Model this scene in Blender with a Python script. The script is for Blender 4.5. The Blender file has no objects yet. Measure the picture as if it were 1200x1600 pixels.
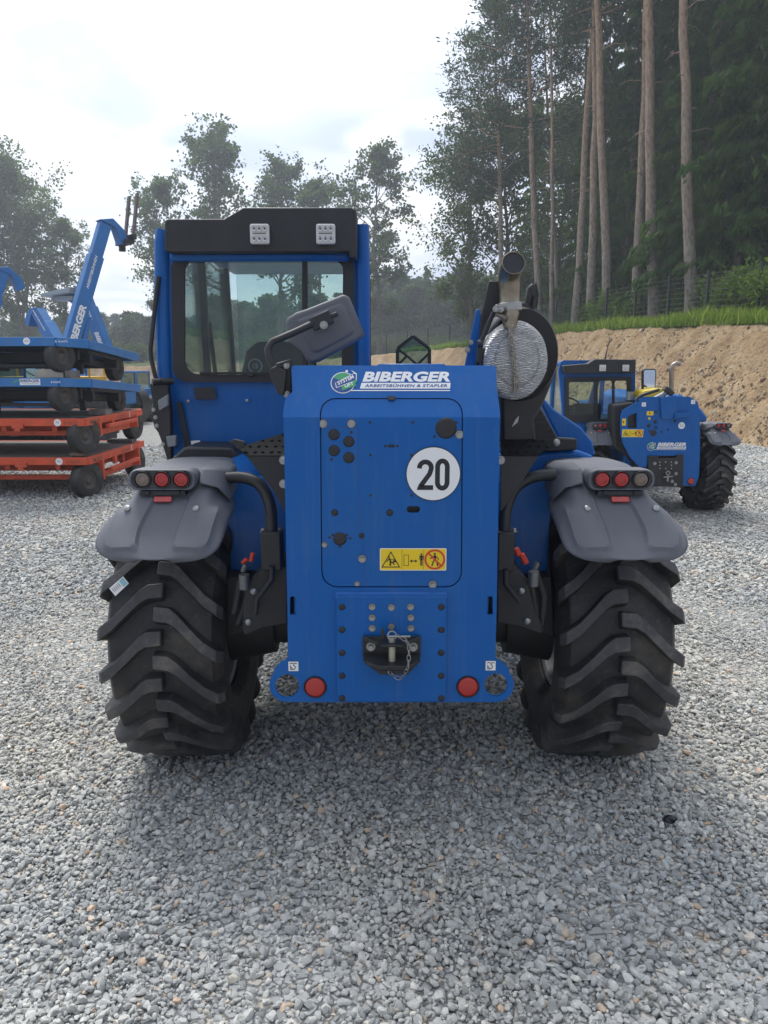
import bpy, bmesh, math, random
import numpy as np
from math import radians, sin, cos, pi, tan, atan, atan2, sqrt, hypot
from mathutils import Vector, Matrix, Euler, noise

SC = bpy.context.scene
COL = SC.collection

# ------------------------------------------------------------------ camera
EYE = 1.85
PITCH = atan(0.19)
cam = bpy.data.cameras.new('camera')
cam.sensor_fit = 'VERTICAL'; cam.sensor_height = 24.0; cam.lens = 18.0
cam.clip_start = 0.05; cam.clip_end = 2000
cam_o = bpy.data.objects.new('camera', cam); COL.objects.link(cam_o)
cam_o.location = (0, 0, EYE); cam_o.rotation_euler = (pi/2 - PITCH, 0, 0)
SC.camera = cam_o

# ------------------------------------------------------------------ sun, sky, exposure
SUN_EL, SUN_AZ = radians(57), radians(-22)       # azimuth from +Y, negative = left
sd = Vector((sin(SUN_AZ)*cos(SUN_EL), cos(SUN_AZ)*cos(SUN_EL), sin(SUN_EL)))
sun = bpy.data.lights.new('sun', 'SUN'); sun.energy = 1.7; sun.angle = radians(22); sun.color = (1.0, 0.96, 0.9)
sun_o = bpy.data.objects.new('sun', sun); COL.objects.link(sun_o)
sun_o.rotation_euler = sd.to_track_quat('Z', 'Y').to_euler(); sun_o.location = (-10, 20, 30)
SC.view_settings.view_transform = 'Standard'; SC.view_settings.look = 'None'
SC.view_settings.exposure = 1.18; SC.view_settings.gamma = 1.0
SC.view_settings.use_curve_mapping = False

W = bpy.data.worlds.new('World'); SC.world = W; W.use_nodes = True
nt = W.node_tree; nt.nodes.clear()
def N(t, ty, **kw):
    n = t.nodes.new(ty)
    for k, v in kw.items():
        if k.startswith('i_'):
            n.inputs[k[2:].replace('_', ' ')].default_value = v
        else:
            setattr(n, k, v)
    return n
def L(t, a, b): t.links.new(a, b)
def ramp(t, fac, stops, interp='LINEAR'):
    r = t.nodes.new('ShaderNodeValToRGB'); r.color_ramp.interpolation = interp
    e = r.color_ramp.elements
    while len(e) < len(stops): e.new(0.5)
    for k, (p, c) in enumerate(stops):
        e[k].position = p
        e[k].color = (c[0], c[1], c[2], 1) if isinstance(c, (tuple, list)) else (c, c, c, 1)
    if fac is not None: t.links.new(fac, r.inputs[0])
    return r
def mixc(t, fac, a, b, mode='MIX'):
    m = t.nodes.new('ShaderNodeMix'); m.data_type = 'RGBA'; m.blend_type = mode; m.clamp_factor = True
    for s, v in ((m.inputs[0], fac), (m.inputs[6], a), (m.inputs[7], b)):
        if hasattr(v, 'links'): t.links.new(v, s)
        elif isinstance(v, (tuple, list)): s.default_value = (v[0], v[1], v[2], 1)
        else: s.default_value = v
    return m.outputs[2]
def mth(t, op, a, b=None, c=None):
    m = t.nodes.new('ShaderNodeMath'); m.operation = op
    for k, v in enumerate((a, b, c)):
        if v is None: continue
        if hasattr(v, 'links'): t.links.new(v, m.inputs[k])
        else: m.inputs[k].default_value = v
    return m.outputs[0]

sky = N(nt, 'ShaderNodeTexSky', sky_type='NISHITA', sun_disc=False, sun_elevation=SUN_EL, sun_rotation=SUN_AZ,
        altitude=450, air_density=1.0, dust_density=2.0, ozone_density=1.0)
tc = N(nt, 'ShaderNodeTexCoord')
# clouds live on a flat layer: direction / (z + c)
sep = N(nt, 'ShaderNodeSeparateXYZ'); L(nt, tc.outputs['Generated'], sep.inputs[0])
zz = mth(nt, 'ADD', mth(nt, 'MAXIMUM', sep.outputs[2], 0.0), 0.22)
comb = N(nt, 'ShaderNodeCombineXYZ')
L(nt, mth(nt, 'DIVIDE', sep.outputs[0], zz), comb.inputs[0]); L(nt, mth(nt, 'DIVIDE', sep.outputs[1], zz), comb.inputs[1])
n1 = N(nt, 'ShaderNodeTexNoise', i_Scale=1.15, i_Detail=7.0, i_Roughness=0.5, i_Distortion=0.35); L(nt, comb.outputs[0], n1.inputs['Vector'])
mp = N(nt, 'ShaderNodeMapping'); mp.inputs['Location'].default_value = (3.3, 1.7, 0.4); L(nt, comb.outputs[0], mp.inputs[0])
n2 = N(nt, 'ShaderNodeTexNoise', i_Scale=2.6, i_Detail=6.0, i_Roughness=0.52, i_Distortion=0.5); L(nt, mp.outputs[0], n2.inputs['Vector'])
# brightness of the cloud deck: grey-blue bellies to white
belly = ramp(nt, n1.outputs[0], [(0.30, (2.5, 3.0, 4.2)), (0.44, (3.0, 3.5, 4.6)), (0.53, (4.1, 4.5, 5.3)), (0.64, (5.3, 5.4, 5.6))])
edge = ramp(nt, n2.outputs[0], [(0.50, 0.0), (0.62, 0.5), (0.70, 1.0)])
cl = mixc(nt, edge.outputs[0], belly.outputs[0], (6.0, 5.9, 5.8))
# the cloud in front of the sun glows
dp = N(nt, 'ShaderNodeVectorMath', operation='DOT_PRODUCT'); L(nt, tc.outputs['Generated'], dp.inputs[0]); dp.inputs[1].default_value = sd
glow = mth(nt, 'POWER', mth(nt, 'MAXIMUM', dp.outputs['Value'], 0.0), 6.0)
wide = mth(nt, 'MULTIPLY_ADD', dp.outputs['Value'], 0.36, 0.72)
cl = mixc(nt, 1.0, mixc(nt, 1.0, cl, wide, 'MULTIPLY'), mixc(nt, glow, (0, 0, 0), (4.6, 4.5, 4.3)), 'ADD')
gap = ramp(nt, n2.outputs[0], [(0.30, 0.35), (0.44, 0.0)])
out_c = mixc(nt, gap.outputs[0], cl, sky.outputs[0])
bg = N(nt, 'ShaderNodeBackground', i_Strength=0.1); L(nt, out_c, bg.inputs[0])
wo = N(nt, 'ShaderNodeOutputWorld'); L(nt, bg.outputs[0], wo.inputs[0])

# ------------------------------------------------------------------ picking real positions along a sight line
CP, SP = cos(PITCH), sin(PITCH)
def ray(u, v):
    cx = (u-600)/1200.0; cy = -(v-800)/1200.0
    return Vector((cx, CP + cy*SP, -SP + cy*CP))
def at(u, v, Y):
    d = ray(u, v); t = Y/d.y
    return Vector((0, 0, EYE)) + d*t
def hit(u, v, p, n):
    d = ray(u, v); o = Vector((0, 0, EYE))
    t = (Vector(p)-o).dot(n)/d.dot(n)
    return o + d*t

# ------------------------------------------------------------------ mesh helpers
def V(*a): return Vector(a)
def frame(d):
    d = Vector(d).normalized()
    a = Vector((0, 0, 1)) if abs(d.z) < 0.9 else Vector((0, 1, 0))
    x = a.cross(d).normalized(); y = d.cross(x)
    return x, y, d

def wpos(o):
    p = Vector((0, 0, 0))
    while o is not None:
        p += o.location; o = o.parent
    return p

class MB:
    def __init__(s): s.v = []; s.f = []; s.m = []
    def add(s, vs, fs, m=0):
        b = len(s.v); s.v += [tuple(q) for q in vs]
        for f in fs: s.f.append(tuple(b+i for i in f)); s.m.append(m)
        return s
    def box(s, c, size, rot=None, m=0, taper=None):
        x, y, z = size[0]/2, size[1]/2, size[2]/2
        vs = []
        for dz in (-1, 1):
            k = taper if (taper and dz > 0) else 1
            for dx, dy in ((-1, -1), (1, -1), (1, 1), (-1, 1)):
                vs.append(Vector((dx*x*k, dy*y*k, dz*z)))
        if rot is not None:
            R = rot if isinstance(rot, Matrix) else Euler(rot).to_matrix()
            vs = [R @ q for q in vs]
        c = Vector(c)
        return s.add([c+q for q in vs], [(3, 2, 1, 0), (4, 5, 6, 7), (0, 1, 5, 4), (1, 2, 6, 5), (2, 3, 7, 6), (3, 0, 4, 7)], m)
    def bar(s, p0, p1, w, h, m=0, up=(0, 0, 1)):
        p0, p1 = Vector(p0), Vector(p1); d = (p1-p0); ln = d.length; d.normalize()
        u = Vector(up)
        if abs(u.dot(d)) > .98: u = Vector((0, 1, 0))
        x = d.cross(u).normalized(); z = x.cross(d)
        vs = [p + x*a*w/2 + z*b*h/2 for p in (p0, p1) for a, b in ((-1, -1), (1, -1), (1, 1), (-1, 1))]
        return s.add(vs, [(0, 1, 2, 3), (7, 6, 5, 4), (0, 4, 5, 1), (1, 5, 6, 2), (2, 6, 7, 3), (3, 7, 4, 0)], m)
    def cyl(s, p0, p1, r0, r1=None, n=16, m=0, caps=True):
        p0, p1 = Vector(p0), Vector(p1); r1 = r0 if r1 is None else r1
        x, y, d = frame(p1-p0)
        vs = [p + (x*cos(2*pi*k/n)+y*sin(2*pi*k/n))*r for p, r in ((p0, r0), (p1, r1)) for k in range(n)]
        fs = [(k, (k+1) % n, n+(k+1) % n, n+k) for k in range(n)]
        if caps: fs += [tuple(reversed(range(n))), tuple(range(n, 2*n))]
        return s.add(vs, fs, m)
    def tube(s, pts, r, n=8, m=0, caps=True, closed=False):
        pts = [Vector(p) for p in pts]; K = len(pts)
        rs = r if isinstance(r, (list, tuple)) else [r]*K
        x = None; vs = []
        for i, p in enumerate(pts):
            if closed: d = pts[(i+1) % K]-pts[i-1]
            else: d = pts[min(i+1, K-1)]-pts[max(i-1, 0)]
            d.normalize()
            if x is None: x = frame(d)[0]
            x = (x - d*x.dot(d))
            x = x.normalized() if x.length > 1e-6 else frame(d)[0]
            y = d.cross(x)
            vs += [p + (x*cos(2*pi*k/n)+y*sin(2*pi*k/n))*rs[i] for k in range(n)]
        fs = []
        for i in range(K if closed else K-1):
            a, b = i*n, ((i+1) % K)*n
            fs += [(a+k, a+(k+1) % n, b+(k+1) % n, b+k) for k in range(n)]
        if caps and not closed: fs += [tuple(reversed(range(n))), tuple(range((K-1)*n, K*n))]
        return s.add(vs, fs, m)
    def prism(s, pts, dvec, m=0):
        pts = [Vector(p) for p in pts]; n = len(pts); dv = Vector(dvec)
        fs = [tuple(range(n)), tuple(reversed(range(n, 2*n)))] + [(k, n+k, n+(k+1) % n, (k+1) % n) for k in range(n)]
        return s.add(pts+[p+dv for p in pts], fs, m)
    def loft(s, rings, m=0, caps=True, closed=True):
        n = len(rings[0]); vs = [q for r in rings for q in r]; fs = []
        for i in range(len(rings)-1):
            for k in range(n if closed else n-1):
                fs.append((i*n+k, i*n+(k+1) % n, (i+1)*n+(k+1) % n, (i+1)*n+k))
        if caps and closed: fs += [tuple(reversed(range(n))), tuple(range((len(rings)-1)*n, len(rings)*n))]
        return s.add(vs, fs, m)
    def lathe(s, prof, o=(0, 0, 0), axis=(1, 0, 0), n=24, m=0, a0=0, a1=2*pi):
        o = Vector(o); x, y, d = frame(axis); full = abs(a1-a0-2*pi) < 1e-6
        K = n if full else n+1; vs = []
        for r, h in prof:
            vs += [o + d*h + (x*cos(a0+(a1-a0)*k/n)+y*sin(a0+(a1-a0)*k/n))*r for k in range(K)]
        fs = []
        for i in range(len(prof)-1):
            for k in range(n):
                fs.append((i*K+k, i*K+(k+1) % K, (i+1)*K+(k+1) % K, (i+1)*K+k))
        return s.add(vs, fs, m)
    def sphere(s, c, r, n=12, k=8, m=0):
        r = Vector(r) if hasattr(r, '__len__') else Vector((r, r, r)); c = Vector(c)
        vs = [c+Vector((0, 0, r.z))]
        for i in range(1, k):
            a = pi*i/k
            vs += [c+Vector((r.x*sin(a)*cos(2*pi*j/n), r.y*sin(a)*sin(2*pi*j/n), r.z*cos(a))) for j in range(n)]
        vs.append(c-Vector((0, 0, r.z))); fs = []
        for j in range(n):
            fs.append((0, 1+j, 1+(j+1) % n))
            for i in range(k-2):
                a, b = 1+i*n, 1+(i+1)*n
                fs.append((a+j, b+j, b+(j+1) % n, a+(j+1) % n))
            fs.append((1+(k-2)*n+j, len(vs)-1, 1+(k-2)*n+(j+1) % n))
        return s.add(vs, fs, m)
    def mesh(s, name, mats, smooth=35, origin=(0, 0, 0), fix=True):
        me = bpy.data.meshes.new(name); o = Vector(origin)
        me.from_pydata([(a-o.x, b-o.y, c-o.z) for a, b, c in s.v], [], s.f)
        for mt in (mats if isinstance(mats, (list, tuple)) else [mats]): me.materials.append(mt)
        me.polygons.foreach_set('material_index', s.m)
        if fix:
            bm = bmesh.new(); bm.from_mesh(me); bmesh.ops.recalc_face_normals(bm, faces=bm.faces); bm.to_mesh(me); bm.free()
        if smooth:
            me.polygons.foreach_set('use_smooth', [True]*len(me.polygons)); me.set_sharp_from_angle(angle=radians(smooth))
        me.update()
        return me
    def build(s, name, mats, parent=None, smooth=35, bevel=None, seg=2, fix=True):
        me = s.mesh(name, mats, smooth, wpos(parent) if parent else (0, 0, 0), fix)
        o = bpy.data.objects.new(name, me); COL.objects.link(o)
        if parent: o.parent = parent
        if bevel:
            b = o.modifiers.new('bevel', 'BEVEL'); b.width = bevel; b.segments = seg; b.limit_method = 'ANGLE'; b.angle_limit = radians(40)
            b.harden_normals = False
        return o

def piece(me, name, parent, loc, rot=None, scale=None):
    o = bpy.data.objects.new(name, me); COL.objects.link(o); o.parent = parent
    o.location = Vector(loc) - wpos(parent) if parent else loc
    if rot: o.rotation_euler = rot
    if scale: o.scale = scale
    return o
def root(name, label, cat, loc, rz=0, group=None):
    o = bpy.data.objects.new(name, None); COL.objects.link(o); o.empty_display_size = .2
    o.location = loc; o.rotation_euler = (0, 0, rz); o['label'] = label; o['category'] = cat
    if group: o['group'] = group
    return o
def tag(o, label=None, cat=None, group=None, kind=None):
    for k, v in (('label', label), ('category', cat), ('group', group), ('kind', kind)):
        if v: o[k] = v
    return o
KIDS = {}
def copy_tree(o, parent=None):
    c = o.copy(); COL.objects.link(c)
    if parent is not None: c.parent = parent
    for ch in list(o.children): copy_tree(ch, c)
    return c

def curve_shape(loops, depth, z0=0.0):
    """filled 2D outline with holes -> (verts, faces), extruded from z0 to z0+depth"""
    cu = bpy.data.curves.new('tmp', 'CURVE'); cu.dimensions = '2D'; cu.fill_mode = 'BOTH'; cu.extrude = depth/2
    for lp in loops:
        sp = cu.splines.new('POLY'); sp.points.add(len(lp)-1)
        for k, p in enumerate(lp): sp.points[k].co = (p[0], p[1], 0, 1)
        sp.use_cyclic_u = True
    ob = bpy.data.objects.new('tmp', cu); me = bpy.data.meshes.new_from_object(ob)
    vs = [(v.co.x, v.co.y, v.co.z+z0+depth/2) for v in me.vertices]; fs = [tuple(p.vertices) for p in me.polygons]
    bpy.data.objects.remove(ob); bpy.data.curves.remove(cu); bpy.data.meshes.remove(me)
    return vs, fs
def text_shape(txt, w, h, bold=0.0, shear=0.0, depth=0.001, spacing=1.0, keep=False):
    """lettering fitted into a w x h box centred on the origin"""
    cu = bpy.data.curves.new('tmp', 'FONT'); cu.body = txt; cu.size = 1.0; cu.offset = bold; cu.shear = shear; cu.space_character = spacing
    cu.resolution_u = 4; cu.fill_mode = 'FRONT'
    ob = bpy.data.objects.new('tmp', cu); me = bpy.data.meshes.new_from_object(ob)
    co = np.array([v.co[:] for v in me.vertices]); fs = [tuple(p.vertices) for p in me.polygons]
    bpy.data.objects.remove(ob); bpy.data.curves.remove(cu); bpy.data.meshes.remove(me)
    lo, hi = co.min(0), co.max(0); s = np.array([w/(hi[0]-lo[0]), h/(hi[1]-lo[1])])
    if keep: s[:] = min(s)
    c = (co[:, :2]-(lo[:2]+hi[:2])/2)*s
    return [(a, b, 0.0) for a, b in c], fs
def on_plane(vs, o, ax, ay, an=None):
    o, ax, ay = Vector(o), Vector(ax), Vector(ay); an = Vector(an) if an is not None else ax.cross(ay)
    return [o + ax*p[0] + ay*p[1] + an*p[2] for p in vs]
def circ(cx, cy, r, n=24, ry=None): return [(cx+r*cos(2*pi*k/n), cy+(ry or r)*sin(2*pi*k/n)) for k in range(n)]
def rrect(x0, y0, x1, y1, r, n=5):
    out = []
    for cx, cy, a in ((x1-r, y1-r, 0), (x0+r, y1-r, 90), (x0+r, y0+r, 180), (x1-r, y0+r, 270)):
        for k in range(n+1): t = radians(a+90*k/n); out.append((cx+r*cos(t), cy+r*sin(t)))
    return out
def stroke(pts, w, closed=False):
    """flat thick polyline -> one quad strip (2D)"""
    P = [Vector((p[0], p[1])) for p in pts]; K = len(P); vs = []
    for i in range(K):
        a = P[i-1] if (i > 0 or closed) else P[i]; b = P[(i+1) % K] if (i < K-1 or closed) else P[i]
        d0 = (P[i]-a); d1 = (b-P[i])
        d0 = d0.normalized() if d0.length > 1e-9 else d1.normalized(); d1 = d1.normalized() if d1.length > 1e-9 else d0
        d = (d0+d1).normalized(); nrm = Vector((-d.y, d.x)); c = max(.5, d.dot(d0)); k = w/2/c
        vs += [(P[i].x+nrm.x*k, P[i].y+nrm.y*k, 0), (P[i].x-nrm.x*k, P[i].y-nrm.y*k, 0)]
    fs = [(2*i, 2*i+1, 2*((i+1) % K)+1, 2*((i+1) % K)) for i in range(K if closed else K-1)]
    return vs, fs

# ------------------------------------------------------------------ materials
MATS = {}
def mat(name, col, rough=0.5, metal=0.0, spec=0.5, var=0.0, vscale=6.0, bump=0.0, bscale=60.0, coat=0.0,
        dirt=0.0, dcol=(0.22, 0.2, 0.17), dscale=3.0, rvar=0.0, streak=0.0):
    if name in MATS: return MATS[name]
    m = bpy.data.materials.new(name); m.use_nodes = True; t = m.node_tree; b = t.nodes['Principled BSDF']
    b.inputs['Roughness'].default_value = rough; b.inputs['Metallic'].default_value = metal
    b.inputs['Specular IOR Level'].default_value = spec; b.inputs['Coat Weight'].default_value = coat; b.inputs['Coat Roughness'].default_value = 0.12
    c = (col[0], col[1], col[2], 1); b.inputs['Base Color'].default_value = c; src = None
    if var or bump or dirt or rvar: g = N(t, 'ShaderNodeTexCoord')
    if var:
        n = N(t, 'ShaderNodeTexNoise', i_Scale=vscale, i_Detail=6.0, i_Roughness=0.62); L(t, g.outputs['Object'], n.inputs['Vector'])
        r = ramp(t, n.outputs[0], [(0.25, tuple(x*(1-var) for x in col)), (0.75, tuple(min(1, x*(1+var)) for x in col))]); src = r.outputs[0]
    if dirt:
        n = N(t, 'ShaderNodeTexNoise', i_Scale=dscale, i_Detail=9.0, i_Roughness=0.72); L(t, g.outputs['Object'], n.inputs['Vector'])
        r = ramp(t, n.outputs[0], [(0.45, 0.0), (0.75, dirt)])
        src = mixc(t, r.outputs[0], src if src else col, dcol)
        rr = mth(t, 'MULTIPLY_ADD', r.outputs[0], 0.35, rough); L(t, rr, b.inputs['Roughness'])
    if streak:
        mp_ = N(t, 'ShaderNodeMapping'); mp_.inputs['Scale'].default_value = (30, 30, 1.6); L(t, g.outputs['Object'], mp_.inputs[0])
        n = N(t, 'ShaderNodeTexNoise', i_Scale=1.0, i_Detail=7.0, i_Roughness=0.75); L(t, mp_.outputs[0], n.inputs['Vector'])
        n3 = N(t, 'ShaderNodeTexNoise', i_Scale=95.0, i_Detail=3.0, i_Roughness=0.7); L(t, g.outputs['Object'], n3.inputs['Vector'])
        sk = mth(t, 'ADD', ramp(t, n.outputs[0], [(0.52, 0.0), (0.72, streak)]).outputs[0], ramp(t, n3.outputs[0], [(0.66, 0.0), (0.74, streak*1.3)]).outputs[0])
        src = mixc(t, sk, src if src else col, (0.16, 0.2, 0.26))
    if rvar:
        n = N(t, 'ShaderNodeTexNoise', i_Scale=dscale*2, i_Detail=6.0, i_Roughness=0.65); L(t, g.outputs['Object'], n.inputs['Vector'])
        L(t, mth(t, 'MULTIPLY_ADD', n.outputs[0], rvar*2, rough-rvar), b.inputs['Roughness'])
    if src: L(t, src, b.inputs['Base Color'])
    if bump:
        n = N(t, 'ShaderNodeTexNoise', i_Scale=bscale, i_Detail=5.0, i_Roughness=0.6); L(t, g.outputs['Object'], n.inputs['Vector'])
        bb = N(t, 'ShaderNodeBump', i_Strength=bump, i_Distance=0.004); L(t, n.outputs[0], bb.inputs['Height']); L(t, bb.outputs[0], b.inputs['Normal'])
    MATS[name] = m
    return m

BLUE = mat('blue_paint', (0.0, 0.098, 0.365), 0.36, 0, 0.22, var=0.06, vscale=2.0, coat=0.16, dirt=0.2, dcol=(0.07, 0.15, 0.25), dscale=3.2, bump=0.10, bscale=7, streak=0.16)
BLUE2 = mat('blue_paint_aged_lit', (0.014, 0.15, 0.42), 0.5, 0, 0.5, var=0.14, vscale=3.0, dirt=0.3, dcol=(0.16, 0.19, 0.22), dscale=2.5)  # aged, dirty blue; base brightened, with light and haze put into the colour
BLACK = mat('black_metal', (0.014, 0.015, 0.018), 0.45, 0, 0.5, var=0.2, dirt=0.25, dcol=(0.07, 0.07, 0.075), dscale=5)
CHEQ = mat('chequer_plate_black', (0.008, 0.009, 0.011), 0.75, 0, 0.1, dirt=0.15, dcol=(0.03, 0.03, 0.03), dscale=12)
BLACKP = mat('black_plastic', (0.018, 0.019, 0.023), 0.55, bump=0.15, bscale=300)
DARK = mat('dark_dirty_steel', (0.02, 0.021, 0.024), 0.55, 0.1, dirt=0.4, dcol=(0.06, 0.055, 0.05), dscale=8)  # near-black steel with random patches of brownish dirt
GREYP = mat('grey_fender_plastic', (0.115, 0.122, 0.145), 0.55, 0, 0.4, var=0.06, vscale=4, bump=0.35, bscale=420, dirt=0.2, dcol=(0.19, 0.19, 0.19), dscale=4)
RUBBER = None
STEEL = mat('zinc_steel', (0.36, 0.365, 0.36), 0.38, 0.9, var=0.15, vscale=40, dirt=0.3, dcol=(0.3, 0.29, 0.26), dscale=30)
BRASSY = mat('heat_tinted_steel', (0.27, 0.235, 0.18), 0.33, 0.9, var=0.45, vscale=9, dirt=0.3, dcol=(0.16, 0.12, 0.08), dscale=12)
WHITE = mat('white_print', (0.78, 0.79, 0.80), 0.4)
BLACKI = mat('black_print', (0.012, 0.013, 0.018), 0.45)
YELLOW = mat('yellow_print', (0.80, 0.56, 0.01), 0.4)
REDI = mat('red_print', (0.62, 0.05, 0.02), 0.4)
GREENI = mat('green_print', (0.06, 0.33, 0.14), 0.4)
NAVY = mat('navy_print', (0.02, 0.07, 0.26), 0.4)
ORANGE = mat('orange_paint', (0.62, 0.078, 0.026), 0.55, var=0.16, vscale=4, dirt=0.45, dcol=(0.16, 0.09, 0.06), dscale=5)
REDPL = mat('red_plastic_grip', (0.6, 0.05, 0.02), 0.45)
# ================================================================== LAND
TOE = [(9.8, 0, 2.6), (9.4, 9, 2.8), (8.9, 17, 3.0), (8.2, 24, 3.1), (7.2, 33, 3.4), (5.6, 44, 3.5), (3.0, 55, 3.2), (-1.5, 65, 2.9),
       (-9, 73, 2.4), (-20, 79, 2.0), (-40, 83, 1.8), (-90, 86, 1.8)]
def resample(P, step):
    out = []
    for i in range(len(P)-1):
        p0 = P[max(i-1, 0)]; p1 = P[i]; p2 = P[i+1]; p3 = P[min(i+2, len(P)-1)]
        ln = hypot(p2[0]-p1[0], p2[1]-p1[1]); st = step(p1[1]) ; n = max(2, int(ln/st))
        for k in range(n):
            t = k/n
            out.append([0.5*((2*b)+(-a+c)*t+(2*a-5*b+4*c-d)*t*t+(-a+3*b-3*c+d)*t**3) for a, b, c, d in zip(p0, p1, p2, p3)])
    out.append(list(P[-1])); return np.array(out)
PATH = resample(TOE, lambda y: 0.14 if y < 30 else (0.3 if y < 50 else 0.6))
_d = np.gradient(PATH[:, :2], axis=0)
for _ in range(30): _d[1:-1] = (_d[:-2]+_d[1:-1]*2+_d[2:])/4
_d /= np.linalg.norm(_d, axis=1)[:, None]
PN = np.stack([_d[:, 1], -_d[:, 0]], 1)                       # outward normal
BW = 2.7
def prof(s, h):
    t = np.clip(s/BW, 0, 1)
    z = h*(t*0.88+0.12*(3*t*t-2*t**3))
    return z + np.clip(s-BW, 0, 1e9)*0.035*np.clip(1-(s-BW)/400, .3, 1)
def fbm(x, y, z=0.0, o=4):
    return noise.fractal(Vector((x, y, z)), 1.0, 2.0, o)
def tz(x, y):
    d = (PATH[:, 0]-x)**2+(PATH[:, 1]-y)**2; i = int(d.argmin())
    s = (x-PATH[i, 0])*PN[i, 0]+(y-PATH[i, 1])*PN[i, 1]
    return float(prof(max(s, 0), PATH[i, 2]))

def np_mesh(name, verts, quads, mats, attr=None, smooth=False):
    me = bpy.data.meshes.new(name); nv = len(verts); nq, k = quads.shape
    me.vertices.add(nv); me.vertices.foreach_set('co', np.ascontiguousarray(verts, dtype=np.float32).ravel())
    me.loops.add(nq*k); me.loops.foreach_set('vertex_index', quads.astype(np.int32).ravel())
    me.polygons.add(nq); me.polygons.foreach_set('loop_start', (np.arange(nq)*k).astype(np.int32))
    if attr is not None:
        a = me.attributes.new('var', 'FLOAT', 'FACE'); a.data.foreach_set('value', attr.astype(np.float32))
    for m in mats: me.materials.append(m)
    me.update(calc_edges=True)
    if smooth: me.polygons.foreach_set('use_smooth', [True]*nq)
    me.validate(); return me

# bank ribbon
S = np.concatenate([[-0.6, -0.3, -0.1], np.arange(0, BW+0.3, 0.14), np.arange(BW+0.4, BW+4, 0.5), [8, 11, 16, 24, 40, 70, 130]])
vs = []
for i in range(len(PATH)):
    px, py, h = PATH[i]; nx, ny = PN[i]
    for s in S:
        x, y = px+nx*s, py+ny*s; z = float(prof(max(s, 0), h))
        if s < 0: z = -0.04
        elif s < 9:
            k = min(1, s/0.4)
            rk = 1.0 if s < BW else 0.45
            z += k*rk*(0.13*fbm(x*0.9, y*0.9, 3)+0.07*fbm(x*3.1, y*3.1, 9, 3)) + k*rk*0.035*abs(fbm(x*7, y*7, 5, 2)) - 0.05*(1-k)
            if s < BW: x += nx*0.12*fbm(x, y, 20)*k
        vs.append((x, y, z))
nS = len(S); ii = np.arange(len(PATH)-1)[:, None]*nS+np.arange(nS-1)[None, :]
q = np.stack([ii, ii+nS, ii+nS+1, ii+1], -1).reshape(-1, 4)
# dirt material (position-driven: slope = soil, plateau = grass)
def dirt_mat():
    m = bpy.data.materials.new('soil_and_turf'); m.use_nodes = True; t = m.node_tree; b = t.nodes['Principled BSDF']
    g = N(t, 'ShaderNodeNewGeometry'); b.inputs['Roughness'].default_value = 0.95; b.inputs['Specular IOR Level'].default_value = 0.1
    n = N(t, 'ShaderNodeTexNoise', i_Scale=1.1, i_Detail=8.0, i_Roughness=0.65); L(t, g.outputs['Position'], n.inputs['Vector'])
    n2 = N(t, 'ShaderNodeTexNoise', i_Scale=9.0, i_Detail=8.0, i_Roughness=0.75); L(t, g.outputs['Position'], n2.inputs['Vector'])
    a = ramp(t, n.outputs[0], [(0.3, (0.25, 0.165, 0.092)), (0.5, (0.37, 0.265, 0.155)), (0.7, (0.44, 0.34, 0.22))])
    bb = ramp(t, n2.outputs[0], [(0.32, (0.45, 0.42, 0.4)), (0.55, (1, 1, 1)), (0.8, (1.35, 1.3, 1.25))])
    soil = mixc(t, 1.0, a.outputs[0], bb.outputs[0], 'MULTIPLY')
    gr = ramp(t, n2.outputs[0], [(0.3, (0.035, 0.055, 0.018)), (0.7, (0.10, 0.13, 0.045))])
    at_ = N(t, 'ShaderNodeAttribute', attribute_name='turf')
    f = mth(t, 'ADD', at_.outputs['Fac'], mth(t, 'MULTIPLY', mth(t, 'SUBTRACT', n2.outputs[0], 0.5), 1.3))
    r = ramp(t, f, [(0.45, 0.0), (0.6, 1.0)])
    L(t, mixc(t, r.outputs[0], soil, gr.outputs[0]), b.inputs['Base Color'])
    bu = N(t, 'ShaderNodeBump', i_Strength=0.9, i_Distance=0.06); L(t, n2.outputs[0], bu.inputs['Height']); L(t, bu.outputs[0], b.inputs['Normal'])
    return m
SOIL = dirt_mat()
bank_me = np_mesh('earth_bank', np.array(vs), q, [SOIL], smooth=True)
turf = np.tile(np.clip((S-BW+0.15)/0.3, 0, 1), len(PATH))
a = bank_me.attributes.new('turf', 'FLOAT', 'POINT'); a.data.foreach_set('value', turf.astype(np.float32))
bank = bpy.data.objects.new('earth_bank', bank_me); COL.objects.link(bank); tag(bank, kind='structure')

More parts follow.
